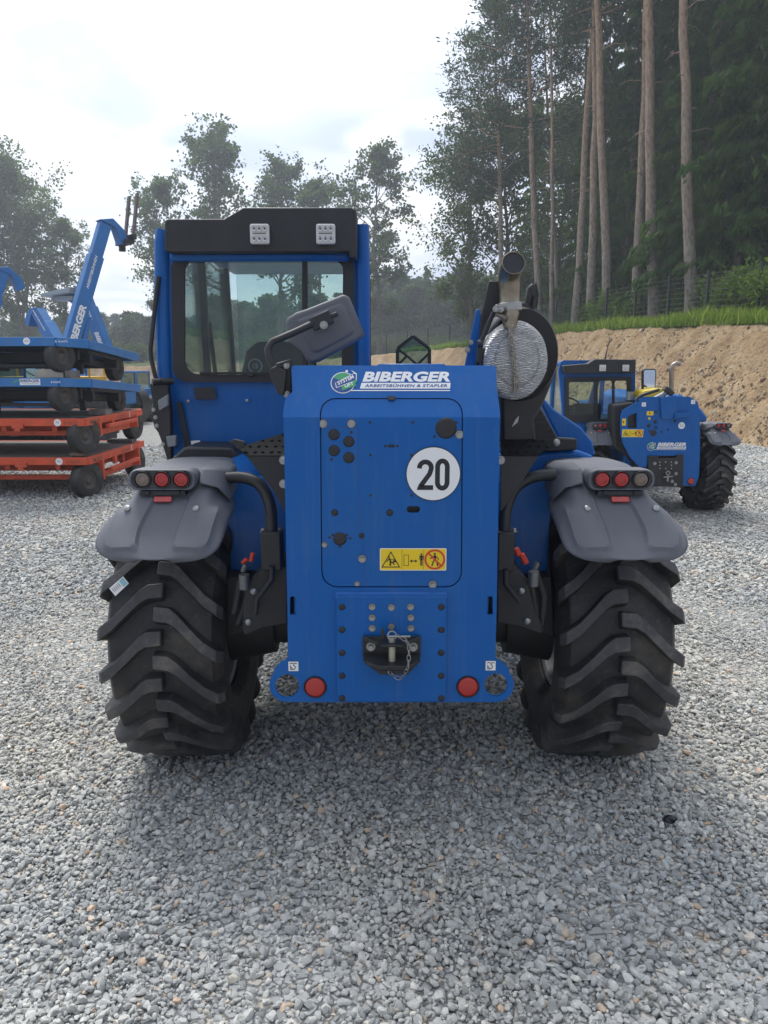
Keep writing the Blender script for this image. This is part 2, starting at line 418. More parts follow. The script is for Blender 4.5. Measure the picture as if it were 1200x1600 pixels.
# gravel yard: one sheet with fine relief
def gravel_mat(name, stone):
    m = bpy.data.materials.new(name); m.use_nodes = True; t = m.node_tree; b = t.nodes['Principled BSDF']
    b.inputs['Specular IOR Level'].default_value = 0.25
    g = N(t, 'ShaderNodeNewGeometry')
    if stone:
        oi = N(t, 'ShaderNodeObjectInfo'); tcx = N(t, 'ShaderNodeTexCoord'); b.inputs['Roughness'].default_value = 0.8
        c = ramp(t, oi.outputs['Random'], [(0.0, (0.27, 0.275, 0.272)), (0.18, (0.335, 0.341, 0.336)), (0.4, (0.395, 0.40, 0.39)), (0.62, (0.44, 0.444, 0.43)),
            (0.8, (0.485, 0.487, 0.47)), (0.94, (0.54, 0.54, 0.52)), (0.96, (0.50, 0.43, 0.34)), (0.977, (0.55, 0.39, 0.28)), (0.985, (0.62, 0.58, 0.5)), (1.0, (0.66, 0.64, 0.6))])
        n = N(t, 'ShaderNodeTexNoise', i_Scale=55.0, i_Detail=6.0, i_Roughness=0.7); L(t, g.outputs['Position'], n.inputs['Vector'])
        s = ramp(t, n.outputs[0], [(0.3, (0.72, 0.72, 0.73)), (0.55, (1, 1, 1)), (0.75, (1.25, 1.24, 1.22))])
        big = N(t, 'ShaderNodeTexNoise', i_Scale=0.7, i_Detail=4.0); L(t, g.outputs['Position'], big.inputs['Vector'])
        bs = ramp(t, big.outputs[0], [(0.35, (0.88, 0.91, 0.94)), (0.65, (1.12, 1.09, 1.02))])
        cc = mixc(t, 1.0, mixc(t, 1.0, c.outputs[0], s.outputs[0], 'MULTIPLY'), bs.outputs[0], 'MULTIPLY')
        L(t, cc, b.inputs['Base Color'])
        bu = N(t, 'ShaderNodeBump', i_Strength=0.5, i_Distance=0.004); L(t, n.outputs[0], bu.inputs['Height']); L(t, bu.outputs[0], b.inputs['Normal'])
    else:
        b.inputs['Roughness'].default_value = 0.9
        v1 = N(t, 'ShaderNodeTexVoronoi', i_Scale=26.0); L(t, g.outputs['Position'], v1.inputs['Vector'])
        v2 = N(t, 'ShaderNodeTexVoronoi', i_Scale=26.0, feature='DISTANCE_TO_EDGE'); L(t, g.outputs['Position'], v2.inputs['Vector'])
        sp = N(t, 'ShaderNodeSeparateColor'); L(t, v1.outputs['Color'], sp.inputs[0])
        c = ramp(t, sp.outputs[0], [(0.0, (0.25, 0.255, 0.255)), (0.4, (0.33, 0.335, 0.33)), (0.8, (0.41, 0.41, 0.395)), (0.95, (0.42, 0.36, 0.29)), (1.0, (0.58, 0.56, 0.52))])
        e = ramp(t, v2.outputs[0], [(0.0, 0.5), (0.12, 1.0)])
        big = N(t, 'ShaderNodeTexNoise', i_Scale=0.25, i_Detail=5.0); L(t, g.outputs['Position'], big.inputs['Vector'])
        bs = ramp(t, big.outputs[0], [(0.35, (0.9, 0.93, 0.97)), (0.65, (1.1, 1.07, 1.0))])
        cc = mixc(t, 1.0, mixc(t, 1.0, c.outputs[0], e.outputs[0], 'MULTIPLY'), bs.outputs[0], 'MULTIPLY')
        L(t, cc, b.inputs['Base Color'])
        bu = N(t, 'ShaderNodeBump', i_Strength=0.8, i_Distance=0.02); L(t, e.outputs[0], bu.inputs['Height']); L(t, bu.outputs[0], b.inputs['Normal'])
    return m
GBASE = gravel_mat('gravel_bed', False); GSTONE = gravel_mat('gravel_stone', True)
g = MB(); xs = [-400, -60, -20, 20, 60, 400]; ys = [-60, -5, 20, 60, 200, 700]
g.add([(x, y, 0) for y in ys for x in xs], [(j*6+i, j*6+i+1, (j+1)*6+i+1, (j+1)*6+i) for j in range(5) for i in range(5)])
tag(g.build('gravel_ground', GBASE, smooth=0, fix=False), kind='structure')

# geometry-node scatter: points carry rotation, scale and variant
def scatter(name, pts, rot, scl, idx, metas, label=None):
    me = bpy.data.meshes.new(name); n = len(pts)
    me.vertices.add(n); me.vertices.foreach_set('co', np.ascontiguousarray(pts, dtype=np.float32).ravel())
    for nm, arr in (('rot', rot), ('scl', scl)):
        a = me.attributes.new(nm, 'FLOAT_VECTOR', 'POINT'); a.data.foreach_set('vector', np.ascontiguousarray(arr, dtype=np.float32).ravel())
    a = me.attributes.new('idx', 'INT', 'POINT'); a.data.foreach_set('value', idx.astype(np.int32))
    o = bpy.data.objects.new(name, me); COL.objects.link(o)
    c = bpy.data.collections.new(name+'_variants')
    for k, m in enumerate(metas):
        c.objects.link(bpy.data.objects.new(name+'_variant', m))
    ng = bpy.data.node_groups.new(name, 'GeometryNodeTree')
    ng.interface.new_socket('Geometry', in_out='INPUT', socket_type='NodeSocketGeometry')
    ng.interface.new_socket('Geometry', in_out='OUTPUT', socket_type='NodeSocketGeometry')
    gi = ng.nodes.new('NodeGroupInput'); go = ng.nodes.new('NodeGroupOutput')
    ci = ng.nodes.new('GeometryNodeCollectionInfo'); ci.inputs['Collection'].default_value = c
    ci.inputs['Separate Children'].default_value = True; ci.inputs['Reset Children'].default_value = True
    ip = ng.nodes.new('GeometryNodeInstanceOnPoints'); ip.inputs['Pick Instance'].default_value = True
    def na(nm, ty):
        x = ng.nodes.new('GeometryNodeInputNamedAttribute'); x.data_type = ty; x.inputs['Name'].default_value = nm
        return [q for q in x.outputs if q.enabled and q.name == 'Attribute'][0]
    er = ng.nodes.new('FunctionNodeEulerToRotation')
    l = ng.links.new
    l(gi.outputs[0], ip.inputs['Points']); l(ci.outputs[0], ip.inputs['Instance']); l(na('idx', 'INT'), ip.inputs['Instance Index'])
    l(na('rot', 'FLOAT_VECTOR'), er.inputs[0]); l(er.outputs[0], ip.inputs['Rotation']); l(na('scl', 'FLOAT_VECTOR'), ip.inputs['Scale'])
    l(ip.outputs[0], go.inputs[0])
    md = o.modifiers.new('scatter', 'NODES'); md.node_group = ng
    tag(o, kind='stuff', label=label)
    return o

def stone_mesh(seed, sub=2, mt=None):
    r = random.Random(seed); bm = bmesh.new(); bmesh.ops.create_icosphere(bm, subdivisions=sub, radius=0.5)
    off = Vector((r.uniform(0, 50), r.uniform(0, 50), seed*7.3)); planes = []
    for k in range(10):
        d = Vector((r.gauss(0, 1), r.gauss(0, 1), r.gauss(0, 1))).normalized(); planes.append((d, r.uniform(0.27, 0.42)))
    for v in bm.verts:
        for d, h in planes:
            k = v.co.dot(d)
            if k > h: v.co -= d*(k-h)*0.97
        v.co *= 1+0.16*noise.noise(v.co*2.3+off)
    me = bpy.data.meshes.new('stone'); bm.to_mesh(me); bm.free(); me.materials.append(mt)
    me.polygons.foreach_set('use_smooth', [True]*len(me.polygons)); me.set_sharp_from_angle(angle=radians(28))
    return me
rng = np.random.default_rng(5)
STONES = [stone_mesh(k, 2, GSTONE) for k in range(12)]
def gravel_pts(y0, y1, dens, mean):
    P = []
    A = (y1-y0)*(0.56*y1+0.7)*2; n = int(A*dens)
    x = rng.uniform(-1, 1, n)*(0.56*y1+0.7); y = rng.uniform(y0, y1, n)
    k = np.abs(x) < 0.56*y+0.7; x, y = x[k], y[k]; n = len(x)
    s = mean*np.exp(rng.normal(0, 0.33, n)); s = np.clip(s, mean*.4, mean*2.1)
    return x, y, s
X = []; Y = []; SZ = []; RR = []
for (y0, y1, dn, mn) in ((1.3, 3.4, 5200, 0.0205), (3.4, 6, 4000, 0.022), (6, 10, 1900, 0.029), (10, 18, 620, 0.045)):
    x, y, s = gravel_pts(y0, y1, dn, mn); X.append(x); Y.append(y); SZ.append(s); RR.append(np.full(len(x), mn))
X = np.concatenate(X); Y = np.concatenate(Y); SZ = np.concatenate(SZ); RR = np.concatenate(RR); n = len(X)
# compacted finer patches (wheel tracks on the left)
pat = 0.5+0.5*np.sin(X*1.7+0.6*np.sin(Y*0.9)+1.0)*np.cos(Y*0.5+X*0.3)
SZ *= np.clip(1.12-0.32*pat-0.16*np.clip(-X-0.6, 0, 1), .6, 1.2)
bankk = X < 8.6
X, Y, SZ, pat, n = X[bankk], Y[bankk], SZ[bankk], pat[bankk], int(bankk.sum())
Z = rng.uniform(-0.35, 0.42, n)*SZ + 0.004*np.sin(X*5+Y*3) + 0.002
big = SZ > 0.036; Z[big] = 0.22*SZ[big]
fines = np.clip((-X-0.9+0.5*np.sin(Y*1.3))*.8, 0, 1)*np.clip((6-Y)*.5, 0, 1)+0.6*np.clip(pat-.72, 0, 1)*3
Z -= SZ*0.42*np.clip(fines, 0, 1)
pts = np.stack([X, Y, Z], 1)
rot = np.stack([rng.normal(0, .55, n), rng.normal(0, .55, n), rng.uniform(0, 6.28, n)], 1)
scl = np.stack([SZ*rng.uniform(.85, 1.5, n), SZ*rng.uniform(.75, 1.1, n), SZ*rng.uniform(.5, .85, n)], 1)
gs = scatter('gravel_stones', pts, rot, scl, rng.integers(0, 12, n), STONES)

# loose stones and clods on the bank
def clod_mat():
    m = bpy.data.materials.new('bank_stone'); m.use_nodes = True; t = m.node_tree; b = t.nodes['Principled BSDF']; b.inputs['Roughness'].default_value = 0.95
    oi = N(t, 'ShaderNodeObjectInfo'); g = N(t, 'ShaderNodeNewGeometry')
    c = ramp(t, oi.outputs['Random'], [(0, (0.19, 0.13, 0.08)), (0.4, (0.31, 0.235, 0.15)), (0.8, (0.40, 0.32, 0.225)), (1, (0.5, 0.45, 0.37))])
    n = N(t, 'ShaderNodeTexNoise', i_Scale=22.0, i_Detail=6.0); L(t, g.outputs['Position'], n.inputs['Vector'])
    s = ramp(t, n.outputs[0], [(0.3, 0.7), (0.7, 1.2)]); L(t, mixc(t, 1.0, c.outputs[0], s.outputs[0], 'MULTIPLY'), b.inputs['Base Color'])
    return m
CLOD = clod_mat(); CM = [stone_mesh(40+k, 2, CLOD) for k in range(8)]
n = 9000; i = rng.integers(0, int((PATH[:, 1] < 48).sum()), n); s = np.clip(rng.beta(1.1, 1.5, n), 0, 1)*(BW+0.1)
x = PATH[i, 0]+PN[i, 0]*s; y = PATH[i, 1]+PN[i, 1]*s; z = prof(s, PATH[i, 2])
for k in range(n):
    z[k] += (min(1, s[k]/0.4))*(0.13*fbm(x[k]*.9, y[k]*.9, 3)+0.07*fbm(x[k]*3.1, y[k]*3.1, 9, 3)) - 0.05*(1-min(1, s[k]/0.4))
sz = np.clip(0.05*np.exp(rng.normal(0, .5, n)), .02, .22)
scatter('bank_stones', np.stack([x, y, z+sz*.1], 1), rng.uniform(0, 6.28, (n, 3)), np.stack([sz*1.3, sz, sz*.7], 1), rng.integers(0, 8, n), CM)

# ---- air
hz = MB(); hz.box((0, 90, 19.5), (420, 240, 43)); hm = bpy.data.materials.new('air'); hm.use_nodes = True; ht = hm.node_tree; ht.nodes.clear()
pv = ht.nodes.new('ShaderNodeVolumePrincipled'); pv.inputs['Density'].default_value = 0.0016; pv.inputs['Color'].default_value = (0.82, 0.90, 1.0, 1); pv.inputs['Anisotropy'].default_value = 0.4
ho = ht.nodes.new('ShaderNodeOutputMaterial'); ht.links.new(pv.outputs[0], ho.inputs['Volume'])
tag(hz.build('haze', hm, smooth=0), kind='stuff', label='thin pale summer haze over the yard')
# ================================================================== TREES
def leaf_mat(name, c0, c1, c2, trans=0.35):
    m = bpy.data.materials.new(name); m.use_nodes = True; t = m.node_tree; b = t.nodes['Principled BSDF']
    a = N(t, 'ShaderNodeAttribute', attribute_name='var')
    oi = N(t, 'ShaderNodeObjectInfo')
    f = mth(t, 'ADD', mth(t, 'MULTIPLY', a.outputs['Fac'], 0.85), mth(t, 'MULTIPLY', oi.outputs['Random'], 0.15))
    r = ramp(t, f, [(0.0, c0), (0.5, c1), (1.0, c2)])
    L(t, r.outputs[0], b.inputs['Base Color']); b.inputs['Roughness'].default_value = 0.7; b.inputs['Specular IOR Level'].default_value = 0.12
    tr = N(t, 'ShaderNodeBsdfTranslucent'); L(t, mixc(t, 1.0, r.outputs[0], (1.3, 1.5, 0.7), 'MULTIPLY'), tr.inputs[0])
    ms = N(t, 'ShaderNodeMixShader', i_Fac=trans); L(t, b.outputs[0], ms.inputs[1]); L(t, tr.outputs[0], ms.inputs[2])
    L(t, ms.outputs[0], t.nodes['Material Output'].inputs[0])
    return m
LEAF_D = leaf_mat('broadleaf', (0.035, 0.058, 0.022), (0.06, 0.095, 0.032), (0.10, 0.135, 0.055), 0.4)
LEAF_B = leaf_mat('birch_leaf', (0.05, 0.075, 0.035), (0.085, 0.12, 0.055), (0.14, 0.17, 0.09), 0.45)
LEAF_P = leaf_mat('pine_needles', (0.024, 0.046, 0.026), (0.046, 0.076, 0.042), (0.085, 0.118, 0.065), 0.25)
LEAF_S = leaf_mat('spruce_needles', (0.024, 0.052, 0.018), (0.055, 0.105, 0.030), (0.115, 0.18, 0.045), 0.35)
LEAF_U = leaf_mat('shrub_leaf', (0.05, 0.085, 0.02), (0.10, 0.16, 0.035), (0.17, 0.23, 0.06), 0.45)
LEAF_G = leaf_mat('grass_blade', (0.08, 0.13, 0.02), (0.16, 0.25, 0.04), (0.32, 0.35, 0.12), 0.45)

def bark_mat(name, lo, hi, zc, zw):
    m = bpy.data.materials.new(name); m.use_nodes = True; t = m.node_tree; b = t.nodes['Principled BSDF']; b.inputs['Roughness'].default_value = 0.9
    b.inputs['Specular IOR Level'].default_value = 0.15
    tc_ = N(t, 'ShaderNodeTexCoord'); sp = N(t, 'ShaderNodeSeparateXYZ'); L(t, tc_.outputs['Object'], sp.inputs[0])
    mp_ = N(t, 'ShaderNodeMapping'); mp_.inputs['Scale'].default_value = (1, 1, 0.28); L(t, tc_.outputs['Object'], mp_.inputs[0])
    n = N(t, 'ShaderNodeTexNoise', i_Scale=14.0, i_Detail=7.0, i_Roughness=0.7); L(t, mp_.outputs[0], n.inputs['Vector'])
    nb = N(t, 'ShaderNodeTexNoise', i_Scale=0.9, i_Detail=5.0); L(t, tc_.outputs['Object'], nb.inputs['Vector'])
    f = mth(t, 'ADD', sp.outputs[2], mth(t, 'MULTIPLY', nb.outputs[0], 5.0))
    mr = N(t, 'ShaderNodeMapRange'); mr.inputs[1].default_value = zc+2.5-zw; mr.inputs[2].default_value = zc+2.5+zw; L(t, f, mr.inputs[0])
    c = mixc(t, mr.outputs[0], lo, hi); s = ramp(t, n.outputs[0], [(0.35, 0.45), (0.6, 1.15)])
    L(t, mixc(t, 1.0, c, s.outputs[0], 'MULTIPLY'), b.inputs['Base Color'])
    bu = N(t, 'ShaderNodeBump', i_Strength=0.9, i_Distance=0.05); L(t, n.outputs[0], bu.inputs['Height']); L(t, bu.outputs[0], b.inputs['Normal'])
    return m
BARK_P = bark_mat('pine_bark', (0.30, 0.26, 0.22), (0.44, 0.29, 0.19), 9, 6)
BARK_S = bark_mat('spruce_bark', (0.14, 0.115, 0.095), (0.17, 0.13, 0.10), 8, 6)
BARK_D = bark_mat('broadleaf_bark', (0.13, 0.11, 0.09), (0.17, 0.15, 0.13), 6, 5)

def leaf_quads(r, C, size, aspect=1.0, droop=0.0, dirs=None):
    """one diamond-ish quad per centre"""
    n = len(C)
    a = r.normal(0, 1, (n, 3)) if dirs is None else dirs + r.normal(0, .35, (n, 3))
    a[:, 2] -= droop; a /= np.linalg.norm(a, axis=1)[:, None]
    b = np.cross(a, r.normal(0, 1, (n, 3))); b /= np.linalg.norm(b, axis=1)[:, None]+1e-9
    s = (size*r.uniform(.6, 1.35, n))[:, None]
    v = np.stack([C-a*s*.5, C+b*s*.5*aspect+a*s*.08, C+a*s*.55, C-b*s*.5*aspect+a*s*.05], 1).reshape(-1, 3)
    return v, np.arange(4*n).reshape(n, 4)
def crown_mesh(name, r, C, size, mt, aspect=.7, droop=0.0, dirs=None, var=None):
    v, q = leaf_quads(r, C, size, aspect, droop, dirs)
    if var is None: var = r.uniform(0, 1, len(C))
    return np_mesh(name, v, q, [mt], attr=np.clip(var, 0, 1))

def trunk_line(r, H, wob, n=12):
    p = np.zeros((n+1, 3)); p[:, 2] = np.linspace(0, H, n+1)
    w = np.cumsum(r.normal(0, wob, (n+1, 2)), 0); w -= w[0]; w -= np.linspace(0, 1, n+1)[:, None]*w[-1]*0.5
    p[:, :2] = w*H/n*1.0
    return p
def interp(P, z):
    return Vector((float(np.interp(z, P[:, 2], P[:, 0])), float(np.interp(z, P[:, 2], P[:, 1])), z))

def broadleaf(seed, H, z0, wid, r0, leaves=15000, size=.2, mt=None, bark=None, top=1.0, nl=26, openness=.5, stems=1):
    r = np.random.default_rng(seed); tb = MB(); C = []; VAR = []
    for st in range(stems):
        P = trunk_line(r, H, 0.10+0.05*(stems > 1))
        if stems > 1:
            ang = st*2.3+.4; lean = 0.10*st
            P[:, 0] += P[:, 2]*lean*cos(ang); P[:, 1] += P[:, 2]*lean*sin(ang)
        tb.tube([tuple(p) for p in P], [max(.02, r0*(1-0.93*(p[2]/H)**.9)*(1.25 if k == 0 else 1)) for k, p in enumerate(P)], 9)
        for k in range(nl):
            t = (k+r.uniform(0, 1))/nl; z = z0+(H*.97-z0)*t
            env = wid*(sin(pi*min(1, (t*0.86+.13)))**.75)*(0.55+.6*r.uniform(0, 1))*(1-.25*t*(2-top))
            az = r.uniform(0, 6.28); el = radians(r.uniform(18, 50)+25*t); b0 = interp(P, z)
            d = Vector((cos(az)*cos(el), sin(az)*cos(el), sin(el))); ln = env/max(.45, cos(el)); n = 6
            pts = [b0]; q = b0.copy(); dd = d.copy()
            for j in range(n):
                dd = (dd+Vector(r.normal(0, .13, 3))+Vector((0, 0, .03))).normalized(); q = q+dd*ln/n; pts.append(q.copy())
            tb.tube(pts, [max(.012, r0*.34*(1-t*.6)*(1-.9*j/n)) for j in range(n+1)], 5, caps=False)
            for j in range(3, n+1):
                for s2 in range(3 if j < n else 2):
                    sd_ = Vector(r.normal(0, 1, 3)); sd_.z = sd_.z*.6+.1; sd_.normalize(); l2 = ln*r.uniform(.12, .34); e = pts[j]+sd_*l2
                    tb.tube([pts[j], (pts[j]+e)/2+Vector(r.normal(0, .05, 3)), e], [.018, .012, .006], 3, caps=False)
                    rad = r.uniform(.14, .42)*wid/3.8; nn = r.poisson(26); c = np.array(e)+r.normal(0, rad, (nn, 3))*np.array([1, 1, .7]); C.append(c)
                    VAR.append(np.full(nn, r.uniform(0, .6))+r.uniform(0, .4, nn))
                    nn = 8; C.append(np.array(pts[j]+sd_*l2*.5)+r.normal(0, rad*.7, (nn, 3))); VAR.append(r.uniform(0, .8, nn))
    C = np.concatenate(C); VAR = np.concatenate(VAR)
    if len(C) > leaves: k = r.permutation(len(C))[:leaves]; C = C[k]; VAR = VAR[k]
    tm = tb.mesh('tree_trunk', bark, 50)
    return tm, crown_mesh('tree_crown', r, C, size, mt, .75, var=VAR)

def pine(seed, H, z0, wid, r0, leaves=17000, size=.25, nl=24):
    r = np.random.default_rng(seed); tb = MB(); P = trunk_line(r, H, 0.022, 14); C = []; VAR = []; D = []
    tb.tube([tuple(p) for p in P], [max(.03, r0*(1-0.78*(p[2]/H))*(1.18 if k == 0 else 1)) for k, p in enumerate(P)], 10)
    for k in range(9):        # dead stubs below the crown
        z = r.uniform(z0*.35, z0); az = r.uniform(0, 6.28); b0 = interp(P, z); ln = r.uniform(.3, 1.6)
        tb.tube([b0, b0+Vector((cos(az)*ln*.6, sin(az)*ln*.6, .05)), b0+Vector((cos(az)*ln, sin(az)*ln, -.1*ln))], [.03, .018, .008], 4, caps=False)
    for k in range(nl):
        t = (k+r.uniform(0, 1))/nl; z = z0+(H-z0)*t*.98
        env = wid*(0.55+.55*sin(pi*min(1, t*.75+.22)))*r.uniform(.6, 1.1)*(1-.45*t*t)
        az = r.uniform(0, 6.28); el = radians(r.uniform(-8, 22)+30*t); b0 = interp(P, z); n = 6
        pts = [b0]; q = b0.copy(); dd = Vector((cos(az)*cos(el), sin(az)*cos(el), sin(el)))
        for j in range(n):
            dd = (dd+Vector(r.normal(0, .18, 3))+Vector((0, 0, .06))).normalized(); q = q+dd*env/n; pts.append(q.copy())
        tb.tube(pts, [max(.014, r0*.26*(1-t*.5)*(1-.85*j/n)) for j in range(n+1)], 5, caps=False)
        for j in range(2, n+1):
            for s2 in range(3):
                sd_ = Vector(r.normal(0, 1, 3)); sd_.z *= .4; sd_.normalize(); l2 = env*r.uniform(.1, .32); e = pts[j]+sd_*l2+Vector((0, 0, .1))
                tb.tube([pts[j], (pts[j]+e)/2, e], [.018, .012, .006], 3, caps=False)
                nn = 34; rad = r.uniform(.22, .42); off = r.normal(0, rad, (nn, 3))*np.array([1, 1, .45]); C.append(np.array(e)+off); D.append(off+np.array([0, 0, .25]))
                VAR.append(np.full(nn, r.uniform(0, .55))+r.uniform(0, .45, nn))
    C = np.concatenate(C); VAR = np.concatenate(VAR); D = np.concatenate(D)
    if len(C) > leaves: k = r.permutation(len(C))[:leaves]; C, VAR, D = C[k], VAR[k], D[k]
    return tb.mesh('tree_trunk', BARK_P, 50), crown_mesh('tree_crown', r, C, size, LEAF_P, .32, dirs=D, var=VAR)

def spruce(seed, H, z0, wid, r0, size=.34, nb=120, per=150):
    r = np.random.default_rng(seed); tb = MB(); P = trunk_line(r, H, 0.02, 8)
    tb.tube([tuple(p) for p in P], [max(.02, r0*(1-0.95*(p[2]/H))) for p in P], 8)
    C = []; D = []; VAR = []
    for k in range(nb):
        t = ((k+r.uniform(0, 1))/nb)**.95; z = z0+(H-z0)*t; env = wid*(1-t)**.8*r.uniform(.65, 1.12)+.15
        az = k*2.4+r.normal(0, .3); b0 = interp(P, z); dr = r.uniform(.12, .4)
        tt = np.linspace(0, 1, 7); x = env*tt
        zz_ = z+.12*env*np.sin(tt*2.2)-dr*env*tt**1.5
        pts = [(b0.x+cos(az)*a_, b0.y+sin(az)*a_, c_) for a_, c_ in zip(x, zz_)]
        tb.tube(pts, [max(.008, .045*(1-t)*(1-.85*q_)) for q_ in tt], 4, caps=False)
        nn = int(per*(env/wid*.8+.2)); u = r.uniform(.12, 1, nn)**.8; side = r.normal(0, .17, nn)*env*(1.15-u)
        c = np.stack([b0.x+cos(az)*u*env-sin(az)*side, b0.y+sin(az)*u*env+cos(az)*side, np.interp(u, tt, zz_)-np.abs(r.normal(0, .22, nn))*(1-.3*u)], 1)
        C.append(c); dd = np.tile(np.array([cos(az)*.5, sin(az)*.5, -.75]), (nn, 1)); D.append(dd)
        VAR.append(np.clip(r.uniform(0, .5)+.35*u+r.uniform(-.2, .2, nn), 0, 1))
    C, D, VAR = np.concatenate(C), np.concatenate(D), np.concatenate(VAR)
    return tb.mesh('tree_trunk', BARK_S, 50), crown_mesh('tree_crown', r, C, size, LEAF_S, .36, dirs=D, var=VAR)

def shrub(seed, H, wid, leaves=2600, size=.14, mt=None):
    r = np.random.default_rng(seed); tb = MB(); C = []; VAR = []
    for k in range(14):
        az = r.uniform(0, 6.28); s_ = r.uniform(.1, 1); e = Vector((cos(az)*wid*s_, sin(az)*wid*s_, H*r.uniform(.5, 1)*(1-.3*s_)))
        tb.tube([(0, 0, -.1), e*.5+Vector((0, 0, .1)), e], [.03, .018, .006], 4, caps=False)
        for j in range(6):
            c = np.array(e*r.uniform(.35, 1))+r.normal(0, wid*.2, (leaves//84, 3)); C.append(c); VAR.append(np.full(len(c), r.uniform(0, .6))+r.uniform(0, .4, len(c)))
    return tb.mesh('shrub_stems', BARK_D, 50), crown_mesh('shrub_leaves', r, np.concatenate(C), size, mt, .6, var=np.concatenate(VAR))

def plant(name, meshes, x, y, label, cat='tree', group=None, rz=0, sc=1, lean=0, z=None, pn=('trunk', 'crown')):
    o = root(name, label, cat, (x, y, tz(x, y)-.05 if z is None else z), rz, group)
    o.rotation_euler = (0, lean, rz) if not lean else Euler((0, lean, 0)).to_quaternion().to_matrix().to_3x3().__matmul__(Matrix.Rotation(rz, 3, 'Z')).to_euler()
    o.scale = (sc, sc, sc)
    for nm, me in zip(pn, meshes):
        c = bpy.data.objects.new(nm, me); COL.objects.link(c); c.parent = o
    return o
def xy(u, Y): p = at(u, 540, Y); return p.x, Y
def sdist(x, y):
    i = int(((PATH[:, 0]-x)**2+(PATH[:, 1]-y)**2).argmin()); return (x-PATH[i, 0])*PN[i, 0]+(y-PATH[i, 1])*PN[i, 1]
def behind(u, Y, m=1.6):
    while sdist(*xy(u, Y)) < BW+m: Y += .4
    return xy(u, Y)

# ---- broadleaved trees beyond the yard, left and centre
MB_ = dict(mt=LEAF_B, bark=BARK_D); MD_ = dict(mt=LEAF_D, bark=BARK_D)
T_A = broadleaf(11, 13.5, 3.4, 3.9, .16, 25000, .20, stems=3, nl=24, **MB_)
T_B = broadleaf(12, 19.3, 6.0, 4.9, .33, 24000, .27, nl=30, **MD_)
T_C = broadleaf(13, 15.5, 4.0, 3.2, .22, 13000, .23, nl=26, **MB_)
T_D = broadleaf(17, 18.2, 3.5, 3.9, .25, 16000, .27, nl=28, **MD_)
T_E = broadleaf(15, 14.5, 1.0, 4.4, .25, 26000, .20, nl=34, **MD_)
plant('birch_tree', T_A, *xy(48, 90), 'tall airy birch clump at the far left behind the raised booms', lean=-.05, sc=1.55)
plant('birch_tree', T_A, *xy(-70, 93), 'birch cut by the left edge of the photo', rz=2.0, sc=1.7)
plant('poplar_tree', T_B, *xy(345, 90), 'tall broad tree rising behind the cab roof, highest of the row', rz=.5, sc=1.27)
plant('birch_tree', T_C, *xy(248, 88), 'pale loose tree left of the cab beside the fork tips', sc=1.26, rz=1)
plant('poplar_tree', T_B, *xy(445, 94), 'broad tree behind the right end of the cab roof', rz=3.3, sc=1.15)
plant('birch_tree', T_C, *xy(505, 90), 'thin see-through birch between two broader trees', rz=2.6, sc=1.25)
plant('poplar_tree', T_D, *xy(592, 88), 'slender free-standing tree just right of the cab', rz=.9, lean=.01, sc=1.2)
plant('birch_tree', T_C, *xy(100, 88), 'small leaning birch beside the raised boom', rz=4, sc=1.0, lean=.12)

# ---- pines along the fence
P0 = pine(26, 21, 9.0, 4.8, .2, 24000, .27, nl=30); P1 = pine(21, 24, 14.5, 3.2, .24); P2 = pine(22, 26, 15.5, 3.4, .24); P3 = pine(23, 20.5, 9.5, 3.6, .2, 19000); P4 = pine(24, 22, 17, 2.2, .12, 8000)
GP = 'pine trunks standing along the wire fence'
for u, Y, me, sc, rz, lean, lab in (
        (783, 46, P0, 1.0, 0.3, -.045, 'leftmost pine, leaning left, with its dark crown against the sky'),
        (841, 41, P3, 1.12, 2.2, -.075, 'slim pale pine standing directly right of the exhaust pipe'),
        (897, 42, P2, .95, 1.0, .012, 'thin pine behind the fence, left of the close pair of trunks'),
        (921, 38, P1, .98, 2.0, -.035, 'grey straight pine of the close pair, left trunk'),
        (951, 33, P2, 1.0, 0.1, -.10, 'orange-barked pine of the close pair, leaning left at the top'),
        (988, 36, P1, .95, 3.0, -.02, 'slightly bent pine just left of the thick pair partner'),
        (1021, 31, P2, 1.04, 4.0, -.085, 'thick pale pine nearest the middle of the fence'),
        (1078, 28, P1, 1.02, 5.0, -.09, 'thick orange-topped pine right of the middle of the fence'),
        (1095, 40, P4, 1.0, 0.0, -.01, 'very thin young pine in the shade of the spruces'),
        (1158, 36, P1, .9, 1.3, -.03, 'pine deep among the spruces near the right edge'),
        (1204, 24, P2, .9, 2.3, -.05, 'pine trunk cut by the right edge of the photo'),
        (1128, 44, P2, .95, 4.3, -.03, 'dim pine behind the spruces, right of the thin young one'),
        (872, 50, P4, 1.1, 2.0, -.09, 'thin dark pine behind the leftmost trunks'),
        (862, 44, P4, 1.1, 1.0, -.05, 'thin leaning pine between the slim pale pine and the close pair'),
        (1003, 44, P4, 1.15, 2.0, -.03, 'thin dark pine between the bent pine and the thick pale one'),
        (1045, 40, P4, 1.2, 3.0, -.05, 'slender pine between the two thick pines'),
        (1180, 33, P4, 1.3, 1.5, -.04, 'slender pine close to the right edge of the wood'),
        (968, 50, P4, 1.2, .7, -.04, 'slender dim pine right of the leaning orange pine'),
        (905, 55, P1, .95, .5, -.02, 'far pine seen between the slim and the grey trunks')):
    plant('pine_tree', me, *behind(u, Y), lab, group=GP, rz=rz, sc=sc, lean=lean)

